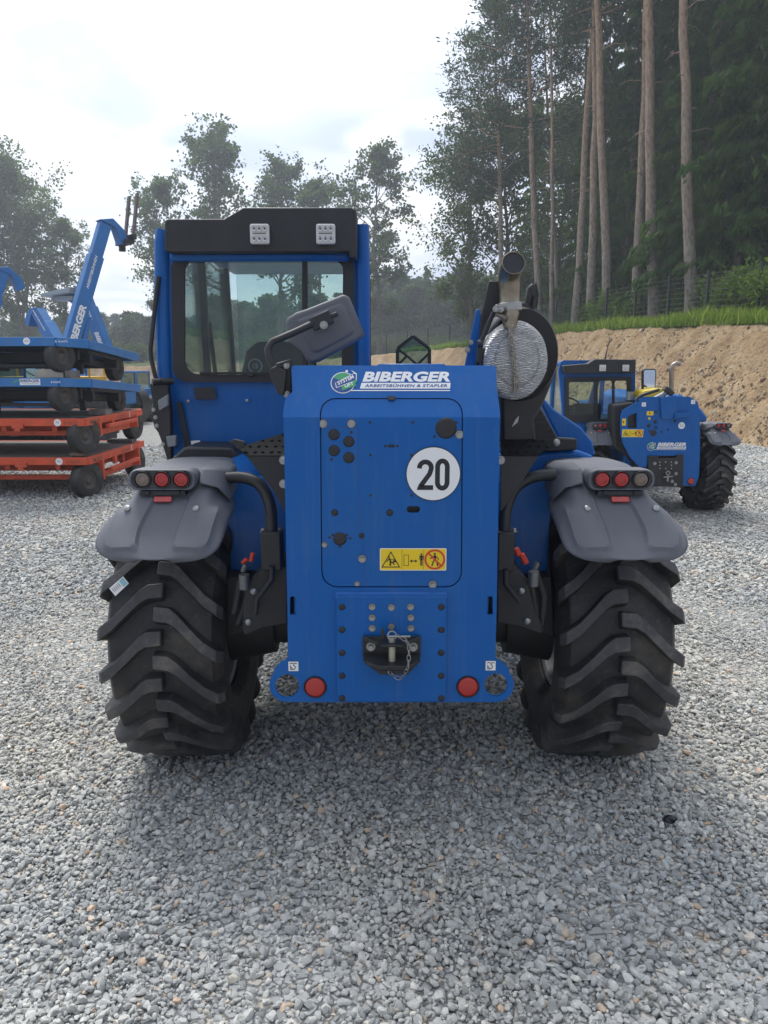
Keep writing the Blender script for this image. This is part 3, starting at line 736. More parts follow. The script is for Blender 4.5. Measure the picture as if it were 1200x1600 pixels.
# ---- broadleaved edge of the wood
plant('oak_tree', T_E, *behind(735, 56), 'rounded leafy tree at the left edge of the wood', rz=.4, sc=.98)
plant('oak_tree', T_E, *behind(790, 60), 'leafy tree behind the exhaust pipe', rz=2.4, sc=1.1)
plant('oak_tree', T_E, *behind(862, 62), 'leafy tree behind the slim pine trunks', rz=4.4, sc=1.15)
plant('oak_tree', T_E, *xy(900, 72), 'leafy tree deep in the wood', rz=1.4, sc=1.3)

# ---- dark spruces that fill the wood
S1 = spruce(31, 19, 1.2, 3.0, .2, size=.36, nb=110, per=150); S2 = spruce(32, 17, .6, 2.6, .17, size=.34, nb=100, per=140); S3 = spruce(33, 22, 3.0, 3.2, .22, size=.38, nb=120, per=150)
rs = random.Random(8)
sp = [(1085, 33, 'drooping spruce'), (1140, 31, 'drooping spruce'), (1195, 29, 'drooping spruce'), (1050, 37, 'spruce'), (1165, 37, 'spruce'), (1230, 33, 'spruce'), (1110, 42, 'spruce'),
      (975, 43, 'spruce'), (1010, 45, 'spruce'), (1060, 47, 'spruce'), (930, 48, 'spruce'), (1180, 44, 'spruce'), (1240, 41, 'spruce'), (955, 55, 'spruce'),
      (1020, 56, 'spruce'), (1090, 56, 'spruce'), (1150, 54, 'spruce'), (1210, 54, 'spruce'), (920, 68, 'spruce'), (990, 67, 'spruce'), (1060, 68, 'spruce'),
      (1130, 67, 'spruce'), (1200, 66, 'spruce'), (960, 82, 'spruce'), (1040, 82, 'spruce'), (1120, 82, 'spruce'), (1200, 82, 'spruce'), (830, 76, 'spruce'), (1290, 36, 'spruce')]
place_w = ['nearest the fence behind the thick pines', 'at the front right of the wood with hanging branches', 'at the right edge of the photo']
for k, (u, Y, w) in enumerate(sp):
    lab = 'dark drooping spruce ' + place_w[k] if k < 3 else 'dark green spruce standing in the shade inside the wood'
    plant('spruce_tree', (S1, S2, S3)[k % 3], *behind(u+rs.uniform(-6, 6), Y, 2.6), lab, group='spruces filling the wood', rz=rs.uniform(0, 6), sc=rs.uniform(.95, 1.2)*(1.15 if Y > 50 else 1))

# ---- shrubs by the fence
B1 = shrub(41, 2.2, .9, 3400, .12, LEAF_U); B2 = shrub(42, 1.5, .7, 2600, .11, LEAF_U); B3 = shrub(43, 2.6, 1.5, 3400, .2, LEAF_D)
for u, Y, me, sc, lab in ((1180, 26, B1, 1.25, 'bright green shrub behind the fence at the right edge'), (1130, 29, B1, 1.2, 'tall light green shrub behind the fence post at the right'),
        (1100, 31, B2, 1.2, 'small light shrub right of the thick orange-topped pine'), (1150, 27, B2, 1.2, 'low shrub in front of the tall light green one'),
        (948, 32.4, B2, 1.35, 'leafy shrub hugging the foot of the leaning orange pine'), (982, 35, B2, 1.0, 'small shrub between two pine trunks behind the fence'),
        (918, 37, B2, 1.1, 'small shrub at the foot of the grey pine'), (1050, 33, B2, 1.1, 'low shrub between the two thick pines'), (1215, 24, B1, 1.2, 'shrub cut by the right edge of the photo')):
    x, y = behind(u, Y, 1.25); plant('shrub', me, x, y, lab, 'shrub', 'light shrubs behind the wire fence', rz=u*.1, sc=sc, pn=('stem', 'leaves'))
rs = random.Random(4)
for k in range(34):
    u = -60+k*24+rs.uniform(-10, 10); Y = 96+rs.uniform(-4, 6)
    x, y = xy(u, Y)
    plant('hedge_bush', B3, x, y, 'rounded green bush in the hedge along the far field', 'bush', 'bushes of the hedge beyond the yard', rz=rs.uniform(0, 6), sc=rs.uniform(.9, 1.5), pn=('stem', 'leaves'))

# ---- the far wood that reads as one dark band
rng = np.random.default_rng(77)
F1 = spruce(51, 12, .5, 2.2, .15, size=.75, nb=46, per=34); F2 = pine(52, 12.5, 4.5, 2.6, .16, 2400, .7, nl=12); F3 = broadleaf(53, 10.5, 2.0, 3.2, .2, 2600, .6, nl=14, **MD_)
def merge_me(ms, name):
    bm = bmesh.new(); mats_ = []
    for m in ms:
        n0 = len(bm.faces); bm.from_mesh(m); bm.faces.ensure_lookup_table()
        for f in bm.faces[n0:]: f.material_index = len(mats_)
        mats_.append(m.materials[0])
    me = bpy.data.meshes.new(name); bm.to_mesh(me); bm.free()
    for m in mats_: me.materials.append(m)
    return me
FM = [merge_me(f, 'far_tree') for f in (F1, F2, F3, spruce(54, 10.5, .5, 2.0, .15, size=.7, nb=40, per=34))]
n = 620; u = rng.uniform(-260, 1000, n); Yd = rng.choice([112, 120, 130, 142, 156, 172], n)+rng.uniform(-5, 5, n)
x = (u-600)/1200*Yd; z = np.array([tz(a_, b_) for a_, b_ in zip(x, Yd)])-.3
sc = rng.uniform(.75, 1.12, n)*(1+(Yd-112)/260)*np.where(u > 560, .95, np.where(u > 330, .72, .52))
scatter('distant_forest', np.stack([x, Yd, z], 1), np.stack([rng.normal(0, .03, n), rng.normal(0, .03, n), rng.uniform(0, 6.28, n)], 1), np.stack([sc*1.25, sc*1.25, sc], 1), rng.integers(0, 4, n), FM, 'dark band of mixed forest along the horizon')

# ---- grass on the bank top
def tuft(seed, nb=16, h=.42):
    r = np.random.default_rng(seed); V_ = []; Q_ = []; A = []
    for k in range(nb):
        a_ = r.uniform(0, 6.28); b0 = r.normal(0, .07, 2); hh = h*r.uniform(.5, 1.2); l_ = r.uniform(.05, .5)*hh; w_ = r.uniform(.004, .010); c_, s_ = cos(a_), sin(a_); b = len(V_)
        for t, ww in ((0, 1), (.5, .9), (1, .15)):
            cx, cy, cz = b0[0]+c_*l_*t*t, b0[1]+s_*l_*t*t, hh*t*(1-.15*t)
            V_ += [(cx-s_*w_*ww, cy+c_*w_*ww, cz), (cx+s_*w_*ww, cy-c_*w_*ww, cz)]
        Q_ += [(b, b+1, b+3, b+2), (b+2, b+3, b+5, b+4)]; A += [r.uniform(0, 1)]*2
    return np_mesh('tuft', np.array(V_), np.array(Q_), [LEAF_G], attr=np.array(A))
TF = [tuft(60+k, 18, .20+.07*k) for k in range(5)]
n = 30000; near = int((PATH[:, 1] < 64).sum()); i = (rng.beta(1, 1.0, n)*near).astype(int); s = BW+.05+rng.gamma(1.5, 1.3, n)
x = PATH[i, 0]+PN[i, 0]*s; y = PATH[i, 1]+PN[i, 1]*s; z = prof(s, PATH[i, 2])+.02; k = (y > 15)
sc = rng.uniform(.6, 1.3, n)*(1+.25*np.sin(x*1.3)*np.cos(y*.7))
scatter('bank_grass', np.stack([x, y, z], 1)[k], np.stack([rng.normal(0, .12, n), rng.normal(0, .12, n), rng.uniform(0, 6.28, n)], 1)[k], np.stack([sc*1.5, sc*1.5, sc], 1)[k], rng.integers(0, 5, n)[k], TF, 'tall green grass along the top of the bank')

# ---- fence
FENCE = [(12.6, 19.2), (12.15, 21.8), (11.6, 24.6), (11.1, 27.3), (10.75, 30), (10.45, 33), (10.1, 36), (9.75, 39.5), (9.35, 43), (8.6, 48), (7.6, 53), (6.4, 57.5), (5.1, 61.2), (3.6, 64.6), (2.0, 67.6), (0.2, 70.4), (-2.2, 73.0)]
FP = mat('fence_green', (0.018, 0.028, 0.024), 0.5, 0.2)
FW = mat('fence_wire', (0.10, 0.115, 0.11), 0.5, 0.4); fr = root('wire_fence', 'dark green wire mesh fence on slim posts along the top of the bank', 'fence', (FENCE[0][0], FENCE[0][1], tz(*FENCE[0])))
pm = MB(); pm.box((0, 0, .85), (.085, .085, 1.95)); pm.box((0, 0, 1.835), (.075, .075, .02)); PMESH = pm.mesh('post', FP)
wm = MB(); fz = [tz(x, y)+.02 for x, y in FENCE]
for k, (x, y) in enumerate(FENCE):
    piece(PMESH, 'post', fr, (x, y, fz[k]), rot=(0, 0, .2))
    if k+1 < len(FENCE):
        x2, y2 = FENCE[k+1]
        for j in range(10):
            h = .08+.18*j; wm.tube([(x, y, fz[k]+h), (x2, y2, fz[k+1]+h)], .0075, 3, caps=False)
        nv = 14
        for j in range(1, nv):
            t = j/nv; a_, b_, c_ = x+(x2-x)*t, y+(y2-y)*t, fz[k]+(fz[k+1]-fz[k])*t; wm.tube([(a_, b_, c_+.05), (a_, b_, c_+1.72)], .004, 3, caps=False)
wo_ = wm.build('wire_mesh', FW, fr, smooth=0, fix=False); wo_['kind'] = 'stuff'
# ================================================================== MACHINE PARTS
def rubber_mat(nm='tyre_rubber', lift=1.0, sp=0.65):
    m = bpy.data.materials.new(nm); m.use_nodes = True; t = m.node_tree; b = t.nodes['Principled BSDF']
    tc_ = N(t, 'ShaderNodeTexCoord')
    n = N(t, 'ShaderNodeTexNoise', i_Scale=5.0, i_Detail=9.0, i_Roughness=0.7); L(t, tc_.outputs['Object'], n.inputs['Vector'])
    n2 = N(t, 'ShaderNodeTexNoise', i_Scale=38.0, i_Detail=6.0, i_Roughness=0.7); L(t, tc_.outputs['Object'], n2.inputs['Vector'])
    c = ramp(t, n.outputs[0], [(0.36, tuple(q*lift for q in (0.013, 0.013, 0.015))), (0.52, tuple(q*lift for q in (0.024, 0.024, 0.026))), (0.68, tuple(q*lift for q in (0.07, 0.062, 0.052)))])
    d = ramp(t, n2.outputs[0], [(0.58, 0.0), (0.70, sp)])
    L(t, mixc(t, d.outputs[0], c.outputs[0], (0.10, 0.095, 0.088)), b.inputs['Base Color'])
    L(t, mth(t, 'MULTIPLY_ADD', n2.outputs[0], 0.35, 0.42), b.inputs['Roughness'])
    n4 = N(t, 'ShaderNodeTexNoise', i_Scale=13.0, i_Detail=10.0, i_Roughness=0.8); L(t, tc_.outputs['Object'], n4.inputs['Vector'])
    m4 = ramp(t, n4.outputs[0], [(0.54, 0.0), (0.66, 0.55*sp)])
    L(t, mixc(t, m4.outputs[0], b.inputs['Base Color'].links[0].from_socket, (0.085, 0.072, 0.058)), b.inputs['Base Color'])
    bu = N(t, 'ShaderNodeBump', i_Strength=0.6, i_Distance=0.006); L(t, n4.outputs[0], bu.inputs['Height']); L(t, bu.outputs[0], b.inputs['Normal'])
    return m
RUBBER = rubber_mat(); WORN = rubber_mat('scuffed_rubber', 2.3, 0.95)
RIM = mat('rim_grey', (0.30, 0.32, 0.34), 0.45, 0.2, dirt=0.4, dcol=(0.1, 0.09, 0.08), dscale=6)

def ag_tyre(R=0.63, Wd=0.50, rr=0.315, lugs=20, hand=1):
    mb = MB(); w = Wd/2; Rc = R-0.045
    pr = [(rr, -w*.66), (rr+.015, -w*.74), (rr+.05, -w*.90), (rr+.11, -w*.99), (rr+.17, -w*.995), (Rc-.055, -w*.93), (Rc-.02, -w*.84), (Rc-.004, -w*.5), (Rc, 0)]
    pr = pr+[(r, -h) for r, h in reversed(pr[:-1])]
    pr += [(rr-.01, w*.6), (rr-.01, -w*.6), pr[0]]
    mb.lathe(pr, axis=(1, 0, 0), n=72)
    # stations: x, tangential angle offset*R (metres, + = up on the back face), half width, base r, top r
    def pt(x, th, r): return (x, -r*cos(th), r*sin(th))
    for s in (-1, 1):
        for k in range(lugs):
            th0 = 2*pi*(k+(0.5 if s > 0 else 0))/lugs
            st = [(-.018, .0, .026, Rc-.012, R-.004, -.0), (-.012, .0, .030, Rc-.012, R, 0), (.045, -.006, .031, Rc-.012, R, 0), (.075, -.026, .030, Rc-.012, R-.001, 0), (.13, -.083, .028, Rc-.016, R-.003, 0),
                  (.185, -.140, .027, Rc-.03, R-.009, 0), (w-.012, -.178, .027, Rc-.06, R-.018, .0), (w-.002, -.192, .026, Rc-.10, R-.055, .012), (w-.008, -.197, .022, Rc-.14, R-.12, .012), (w-.012, -.20, .018, Rc-.165, R-.165, .004)]
            rings = []
            for i, (x, o, hw, rb, rt, ex) in enumerate(st):
                th = th0+o/R; xb = min(x, w*.93) if i >= 6 else x; xt = x+ex
                if i >= 7: xb = x-.012
                a = hw/R; ab = (hw+.012)/R
                rings.append([pt(s*xb, th-ab, rb), pt(s*xb, th+ab, rb), pt(s*xt, th+a, rt), pt(s*xt, th-a, rt)])
            f0 = len(mb.f); mb.loft(rings)
            for q_ in range(f0, len(mb.f)):
                if len(mb.f[q_]) == 4 and (q_-f0) % 4 == 2 and q_-f0 < 28: mb.m[q_] = 1
    return mb
TYRE_ME = ag_tyre().mesh('tyre', [RUBBER, WORN], 24)
def bev(o, w, seg=2, ang=40):
    b = o.modifiers.new('bevel', 'BEVEL'); b.width = w; b.segments = seg; b.limit_method = 'ANGLE'; b.angle_limit = radians(ang); return o
rm = MB()
rm.lathe([(.318, -.19), (.33, -.175), (.30, -.16), (.285, -.10), (.28, .02), (.285, .12), (.30, .165), (.335, .175), (.318, .19)], n=40)
rm.lathe([(.285, -.02), (.24, -.045), (.17, -.05), (.12, .02), (.12, .09), (.0, .095)], n=40)
RIM_ME = rm.mesh('rim', RIM, 40)
hb = MB(); hb.cyl((0, 0, 0), (.02, 0, 0), .012, n=6); HUBNUT_ME = hb.mesh('wheel_nut', STEEL)
def make_wheel(parent, loc, outer, steer=0, sc=1.0):
    """outer = +1 when the outer side of the wheel looks along +x"""
    w = bpy.data.objects.new('wheel', None); COL.objects.link(w); w.parent = parent; w.location = Vector(loc)-wpos(parent); w.rotation_euler = (0, 0, steer); w.scale = (sc, sc, sc)
    a = bpy.data.objects.new('tyre', TYRE_ME); COL.objects.link(a); a.parent = w; bev(a, .004, 2, 35); a.rotation_euler = (random.Random(loc[0]*7+loc[1]).uniform(0, .3), 0, 0)
    b = bpy.data.objects.new('rim', RIM_ME); COL.objects.link(b); b.parent = w; b.rotation_euler = (0, 0, 0 if outer > 0 else pi)
    return w

LENS_R = mat('red_lens', (0.42, 0.008, 0.008), 0.12, 0, 0.6, coat=0.6, var=0.5, vscale=70, bump=0.4, bscale=180)
LENS_C = mat('smoked_clear_lens', (0.17, 0.125, 0.10), 0.12, 0, 0.6, coat=0.6, var=0.4, vscale=50, bump=0.4, bscale=160)
def lamp_mesh(ml, name, r=.030):
    mb = MB()
    mb.lathe([(0, -.012), (r*.5, -.0115), (r*.85, -.008), (r, .0)], axis=(0, 1, 0), n=28, m=0)
    mb.lathe([(r*.55, -.0135), (r*.62, -.0135), (r*.62, -.009)], axis=(0, 1, 0), n=28, m=0)
    mb.lathe([(r, -.002), (r*1.02, -.010), (r*1.14, -.010), (r*1.17, .002)], axis=(0, 1, 0), n=28, m=1)
    return mb.mesh(name, [ml, BLACKP], 40, fix=False)
LAMP_R = lamp_mesh(LENS_R, 'red_rear_lamp'); LAMP_C = lamp_mesh(LENS_C, 'clear_rear_lamp')
sm = MB(); sm.lathe([(0, -.004), (.006, -.0035), (.0095, -.001), (.0105, .002)], axis=(0, 1, 0), n=14); sm.box((0, -.0044, 0), (.002, .0015, .011)); SCREW_ME = sm.mesh('screw', STEEL)
bm_ = MB(); bm_.cyl((0, 0, 0), (0, -.0025, 0), .0125, n=20); bm_.cyl((0, -.0025, 0), (0, -.014, 0), .0088, .0080, n=6); bm_.lathe([(.0125, -.0005), (.0138, -.0005), (.0142, .001)], axis=(0, 1, 0), n=20, m=1); BOLT_ME = bm_.mesh('bolt', [STEEL, BLACKI])
pm_ = MB(); pm_.lathe([(0, -.005), (.72, -.0048), (.93, -.003), (1, .001)], axis=(0, 1, 0), n=28); PLUG_ME = pm_.mesh('plug', BLACKP)
hm_ = MB(); hm_.lathe([(0, -.0006), (1, -.0006)], axis=(0, 1, 0), n=18); HOLE_ME = hm_.mesh('hole', BLACKI)

def fender(parent, cx, cy, cz, side, sc=1.0):
    """rear mudguard shell with lamp cluster. side=-1: outer side towards -x"""
    f = bpy.data.objects.new('fender', None); COL.objects.link(f); f.parent = parent; f.location = Vector((cx, cy, cz))-wpos(parent); f.scale = (sc, sc, sc)
    # centre line (y, z) relative to the wheel centre and half widths
    K = [(.70, .18, .20), (.66, .42, .205), (.50, .60, .205), (.28, .735, .20), (.02, .80, .19), (-.22, .818, .185), (-.41, .815, .185), (-.48, .785, .20), (-.54, .73, .222),
         (-.60, .668, .238), (-.652, .617, .246), (-.690, .578, .246), (-.722, .547, .232), (-.745, .524, .200), (-.759, .509, .150), (-.765, .502, .075)]
    D = []
    for i in range(len(K)-1):
        p0, p1, p2, p3 = K[max(0, i-1)], K[i], K[i+1], K[min(len(K)-1, i+2)]; n = 6 if i < 12 else 3
        for k in range(n):
            t = k/n; D.append([0.5*((2*b)+(-a+c)*t+(2*a-5*b+4*c-d)*t*t+(-a+3*b-3*c+d)*t**3) for a, b, c, d in zip(p0, p1, p2, p3)])
    D.append(list(K[-1])); D = np.array(D); n = len(D); M = 44
    tg = np.gradient(D[:, :2], axis=0); tg /= np.linalg.norm(tg, axis=1)[:, None]; nr = np.stack([-tg[:, 1], tg[:, 0]], 1)*-1
    nr *= np.sign((nr*(D[:, :2])).sum(1))[:, None]
    arc = np.concatenate([[0], np.cumsum(np.hypot(*np.diff(D[:, :2], axis=0).T))]); tot = arc[-1]
    def ss(a, b, x): t = min(1, max(0, (x-a)/(b-a))); return t*t*(3-2*t)
    vs = []
    for i in range(n):
        hw = D[i, 2]; back = tot-arc[i]
        for j in range(M+1):
            q = -1+2*j/M; x = q*hw
            edge = min(hw-abs(x), back*.9)
            h = -0.035*ss(.03, 0, hw-abs(x))*ss(.05, .35, back) - .03*abs(q)**4     # rolled rim, crown
            on = ss(.0, .05, D[i, 0]*-1-.50)                      # only the sloping rear face carries the pads
            pad = ss(.034, .042, edge)*ss(.068, .074, abs(x)) if abs(x) > .05 else 0
            h += .011*pad*on
            wing = ss(-.30, -.42, D[i, 0])*ss(-.62, -.52, D[i, 0])
            h += -.045*wing*ss(.135, .185, abs(x))
            xo = -side*.040*ss(-.70, -.52, D[i, 0])
            vs.append((x+xo, D[i, 0]+nr[i, 0]*h, D[i, 1]+nr[i, 1]*h))
    fs = [(i*(M+1)+j, i*(M+1)+j+1, (i+1)*(M+1)+j+1, (i+1)*(M+1)+j) for i in range(n-1) for j in range(M)]
    mb = MB(); mb.add(vs, fs); me = mb.mesh('fender_shell', GREYP, 38)
    sh = bpy.data.objects.new('fender_shell', me); COL.objects.link(sh); sh.parent = f
    so = sh.modifiers.new('solid', 'SOLIDIFY'); so.thickness = .009; so.offset = -1
    # cluster housing
    c = MB(); o2 = rrect(-.122, -.033, .122, .037, .034, 6); o1 = rrect(-.134, -.042, .134, .043, .036, 6)
    yb = -.585; zc = .778
    rings = [[(x*.80, yb+.22, zc-.004+z*.6) for x, z in o1], [(x*.96, yb+.10, zc+.002+z*.88) for x, z in o1], [(x, yb+.025, zc+z) for x, z in o1], [(x*.985, yb+.006, zc+z*.97) for x, z in o1], [(x, yb, zc+z) for x, z in rrect(-.128, -.038, .128, .040, .034, 6)],
             [(x, yb+.001, zc+z) for x, z in o2], [(x*.985, yb+.010, zc+z*.97) for x, z in o2]]
    c.loft(rings)
    hs = c.build('lamp_housing', GREYP, None, 40); hs.parent = f
    c2 = MB(); c2.prism([(x, yb+.010, zc-.0005+z) for x, z in rrect(-.120, -.032, .120, .036, .032, 6)], (0, -.003, 0)); d2 = c2.build('lamp_panel', mat('dark_grey_panel', (.06, .064, .075), .5), None); d2.parent = hs
    c3 = MB(); c3.box((0, yb+.03, zc-.052), (.185, .06, .016), taper=.92); c3.box((.06, yb+.012, zc-.048), (.02, .05, .012)); c3.box((-.06, yb+.012, zc-.048), (.02, .05, .012)); d3 = c3.build('lamp_bracket', BLACKP, None); d3.parent = hs
    for k, x in enumerate((-.076, 0, .076)):
        outer = (k == 0 and side < 0) or (k == 2 and side > 0)
        q = bpy.data.objects.new('rear_lamp', LAMP_C if outer else LAMP_R); COL.objects.link(q); q.parent = hs; q.location = (x, yb+.003, zc+.003)
        q['label'] = 'smoked clear rear lamp' if outer else 'round red rear lamp'
    c4 = MB(); c4.prism([(x, 0, z) for x, z in rrect(-.036, -.0125, .036, .0125, .007, 4)], (0, -.007, 0)); d4 = c4.build('reflector', LENS_R, None, bevel=.002); d4.parent = f
    d4.location = (0, -.583, .700); d4.rotation_euler = (radians(-38), 0, 0)
    for x in (-.135, .135):
        q = bpy.data.objects.new('screw', SCREW_ME); COL.objects.link(q); q.parent = f; q.location = (x*1.0, -.612, .672); q.rotation_euler = (radians(-42), 0, 0); q.scale = (1.35, 1.35, 1.35)
    e = MB(); e.loft([[(side*-1*(x+.035), y, z) for x, y, z in q] for q in (
        [(.10, -.50, .818), (.10, -.30, .828), (.10, -.30, .77), (.10, -.56, .76)],
        [(.17, -.48, .814), (.17, -.30, .824), (.17, -.30, .75), (.175, -.55, .74)],
        [(.212, -.44, .798), (.212, -.32, .806), (.212, -.32, .70), (.218, -.52, .68)])]); e2 = e.build('fender_bracket', GREYP, None, 40, bevel=.012, seg=3); e2.parent = f
    return f

def glass_mat(name, tint, gl=0.12, rough=0.02):
    m = bpy.data.materials.new(name); m.use_nodes = True; t = m.node_tree; t.nodes.clear()
    tr = N(t, 'ShaderNodeBsdfTransparent'); tr.inputs[0].default_value = (*tint, 1); g_ = N(t, 'ShaderNodeBsdfGlossy'); g_.inputs['Roughness'].default_value = rough
    g_.inputs[0].default_value = (1, 1, 1, 1)
    lw = N(t, 'ShaderNodeFresnel', i_IOR=1.5); f = mth(t, 'MULTIPLY_ADD', lw.outputs[0], 0.75, 0.0)
    ms = N(t, 'ShaderNodeMixShader'); L(t, f, ms.inputs[0]); L(t, tr.outputs[0], ms.inputs[1]); L(t, g_.outputs[0], ms.inputs[2])
    o = N(t, 'ShaderNodeOutputMaterial'); L(t, ms.outputs[0], o.inputs[0]); return m
GLASS = glass_mat('tinted_glass', (0.82, 0.89, 0.87)); GLASSD = glass_mat('dark_tinted_glass', (0.5, 0.62, 0.62))
MIRR = mat('mirror_glass', (0.8, 0.85, 0.88), 0.03, 1.0)

# ---- lettering
def decal(name, parent, parts, o, ax, ay, mats_=None):
    """flat print: parts = [(verts2d, faces, material, layer)]"""
    ms = []; mb = MB(); an = Vector(ax).cross(Vector(ay))
    for vs, fs, m, lay in parts:
        if m not in ms: ms.append(m)
        mb.add(on_plane([(v[0], v[1], .0006+.0005*lay) for v in vs], o, ax, ay, an), fs, ms.index(m))
    return mb.build(name, ms, parent, smooth=0, fix=False)
def poly(pts): return [(p[0], p[1], 0) for p in pts], [tuple(range(len(pts)))]
def shift(sh, dx, dy, sc=1, rot=0):
    c, s = cos(rot), sin(rot); return [((v[0]*c-v[1]*s)*sc+dx, (v[0]*s+v[1]*c)*sc+dy, 0) for v in sh[0]], sh[1]
def logo_parts(w):
    """BIBERGER logo, w wide, centred"""
    h = w*.205; P = []
    # round badge
    bx = -w*.395; R = h*.50
    P.append((*poly(circ(bx-.01*w, -h*.08, R*1.0, 40)), WHITE, 0)); P.append((*poly(circ(bx-.01*w, -h*.08, R*.93, 40)), GREENI, 1))
    P.append((*poly([(bx-.01*w+R*.93*cos(a), -h*.08+R*.93*sin(a)) for a in np.linspace(radians(150), radians(345), 24)]), NAVY, 2))
    fl = [(-.135, -.02), (.12, .095), (.105, .055), (.185, .02), (.16, -.09), (.17, -.07), (-.10, -.13)]
    P.append((*poly([(bx-w*.075, -h*.10), (bx+w*.08, h*.36), (bx+w*.055, h*.52), (bx+w*.105, h*.34), (bx+w*.105, h*.02), (bx-w*.065, -h*.34)]), WHITE, 3))
    P.append((*poly([(bx-w*.070, -h*.10), (bx+w*.083, h*.34), (bx+w*.098, h*.30), (bx+w*.098, h*.04), (bx-w*.060, -h*.30)]), NAVY, 4))
    P.append((*poly([(bx-w*.020, -h*.25), (bx+w*.098, h*.04), (bx+w*.112, -h*.02), (bx+w*.092, -h*.12), (bx+w*.104, -h*.22), (bx-w*.015, -h*.46)]), GREENI, 5))
    P.append((*shift(text_shape('SYSTEM', w*.150, h*.17, .03, .1), bx+w*.012, h*.03, 1, radians(27)), WHITE, 6))
    P.append((*shift(text_shape('LIFT', w*.080, h*.15, .03, .1), bx+w*.042, -h*.19, 1, radians(22)), WHITE, 6))
    P.append((*poly(circ(bx+.02*w, h*.45, h*.06, 12)), WHITE, 3))
    P.append((*shift(text_shape('BIBERGER', w*.735, h*.48, .045, .22, spacing=1.02), w*.125, h*.20), WHITE, 1))
    P.append((*poly([(-w*.262, -h*.36), (w*.488, -h*.36), (w*.495, -h*.09), (-w*.250, -h*.09)]), WHITE, 1))
    P.append((*shift(text_shape('ARBEITSBÜHNEN & STAPLER', w*.69, h*.165, .03, .18, spacing=1.1), w*.122, -h*.212), NAVY, 2))
    P.append((*poly([(bx+R*.55, -h*.47), (w*.488, -h*.47), (w*.488, -h*.425), (bx+R*.62, -h*.425)]), WHITE, 1))
    return P
def man(parts, cx, cy, s, m, lay, walk=False):
    parts.append((*poly(circ(cx, cy+.42*s, .075*s, 14)), m, lay))
    if not walk:
        parts.append((*poly([(cx-.15*s, cy+.32*s), (cx+.15*s, cy+.32*s), (cx+.17*s, cy-.02*s), (cx+.12*s, cy-.02*s), (cx+.11*s, cy+.2*s), (cx+.09*s, cy+.2*s), (cx+.09*s, cy-.5*s), (cx+.015*s, cy-.5*s), (cx+.01*s, cy-.08*s),
             (cx-.01*s, cy-.08*s), (cx-.015*s, cy-.5*s), (cx-.09*s, cy-.5*s), (cx-.09*s, cy+.2*s), (cx-.11*s, cy+.2*s), (cx-.12*s, cy-.02*s), (cx-.17*s, cy-.02*s)]), m, lay))
    else:
        for st, w in (([(0, .32), (.02, .02)], .17), ([(.0, .05), (-.12, -.2), (-.2, -.46)], .09), ([(.03, .05), (.16, -.2), (.22, -.48)], .09), ([(.0, .28), (.2, .16), (.28, -.02)], .06), ([(-.02, .28), (-.2, .12), (-.36, .08)], .06)):
            parts.append((*stroke([(cx+a*s, cy+b*s) for a, b in st], w*s), m, lay))
def warning_parts(w, h):
    P = [(*poly(rrect(-w/2, -h/2, w/2, h/2, h*.06)), WHITE, 0), (*poly(rrect(-w/2+h*.035, -h/2+h*.035, w/2-h*.035, h/2-h*.035, h*.03)), YELLOW, 1)]
    c1, c2, c3 = -w*.335, 0, w*.325
    for x in (-w*.168, w*.158): P.append((*poly([(x-h*.006, -h*.45), (x+h*.006, -h*.45), (x+h*.006, h*.45), (x-h*.006, h*.45)]), BLACKI, 2))
    P.append((*stroke([(c1-h*.38, -h*.34), (c1+h*.38, -h*.34), (c1, h*.33)], h*.042, True), BLACKI, 2))
    for st, q in (([(-.07, .06), (-.01, -.1), (-.03, -.28)], .07), ([(-.01, -.1), (.1, -.16), (.16, -.24)], .045), ([(-.07, .04), (-.18, -.1)], .04), ([(-.05, .0), (.18, .0)], .025), ([(.0, -.12), (.2, -.12)], .025)):
        P.append((*stroke([(c1+a*h, b*h) for a, b in st], q*h), BLACKI, 3))
    P.append((*poly(circ(c1-.07*h, .11*h, .035*h, 10)), BLACKI, 3)); P.append((*poly(rrect(c1+.10*h, -.13*h, c1+.22*h, -.03*h, .03*h)), BLACKI, 3))
    P.append((*stroke([(c2-h*.40, -h*.27), (c2-h*.20, -h*.27), (c2-h*.20, h*.20), (c2-h*.40, h*.20)], h*.022, True), BLACKI, 2))
    P.append((*stroke([(c2-h*.08, -h*.07), (c2+h*.12, -h*.07)], h*.04), BLACKI, 2))
    P.append((*poly([(c2-h*.15, -h*.07), (c2-h*.05, -h*.0), (c2-h*.05, -h*.14)]), BLACKI, 2)); P.append((*poly([(c2+h*.19, -h*.07), (c2+h*.09, -h*.14), (c2+h*.09, -h*.0)]), BLACKI, 2))
    man(P, c2+h*.36, 0, h*.56, BLACKI, 2); man(P, c3, -.01*h, h*.62, BLACKI, 2, True)
    P.append((*stroke(circ(c3, 0, h*.41, 40), h*.085, True), REDI, 3)); P.append((*stroke([(c3-h*.28, h*.28), (c3+h*.28, -h*.28)], h*.08), REDI, 4))
    return P
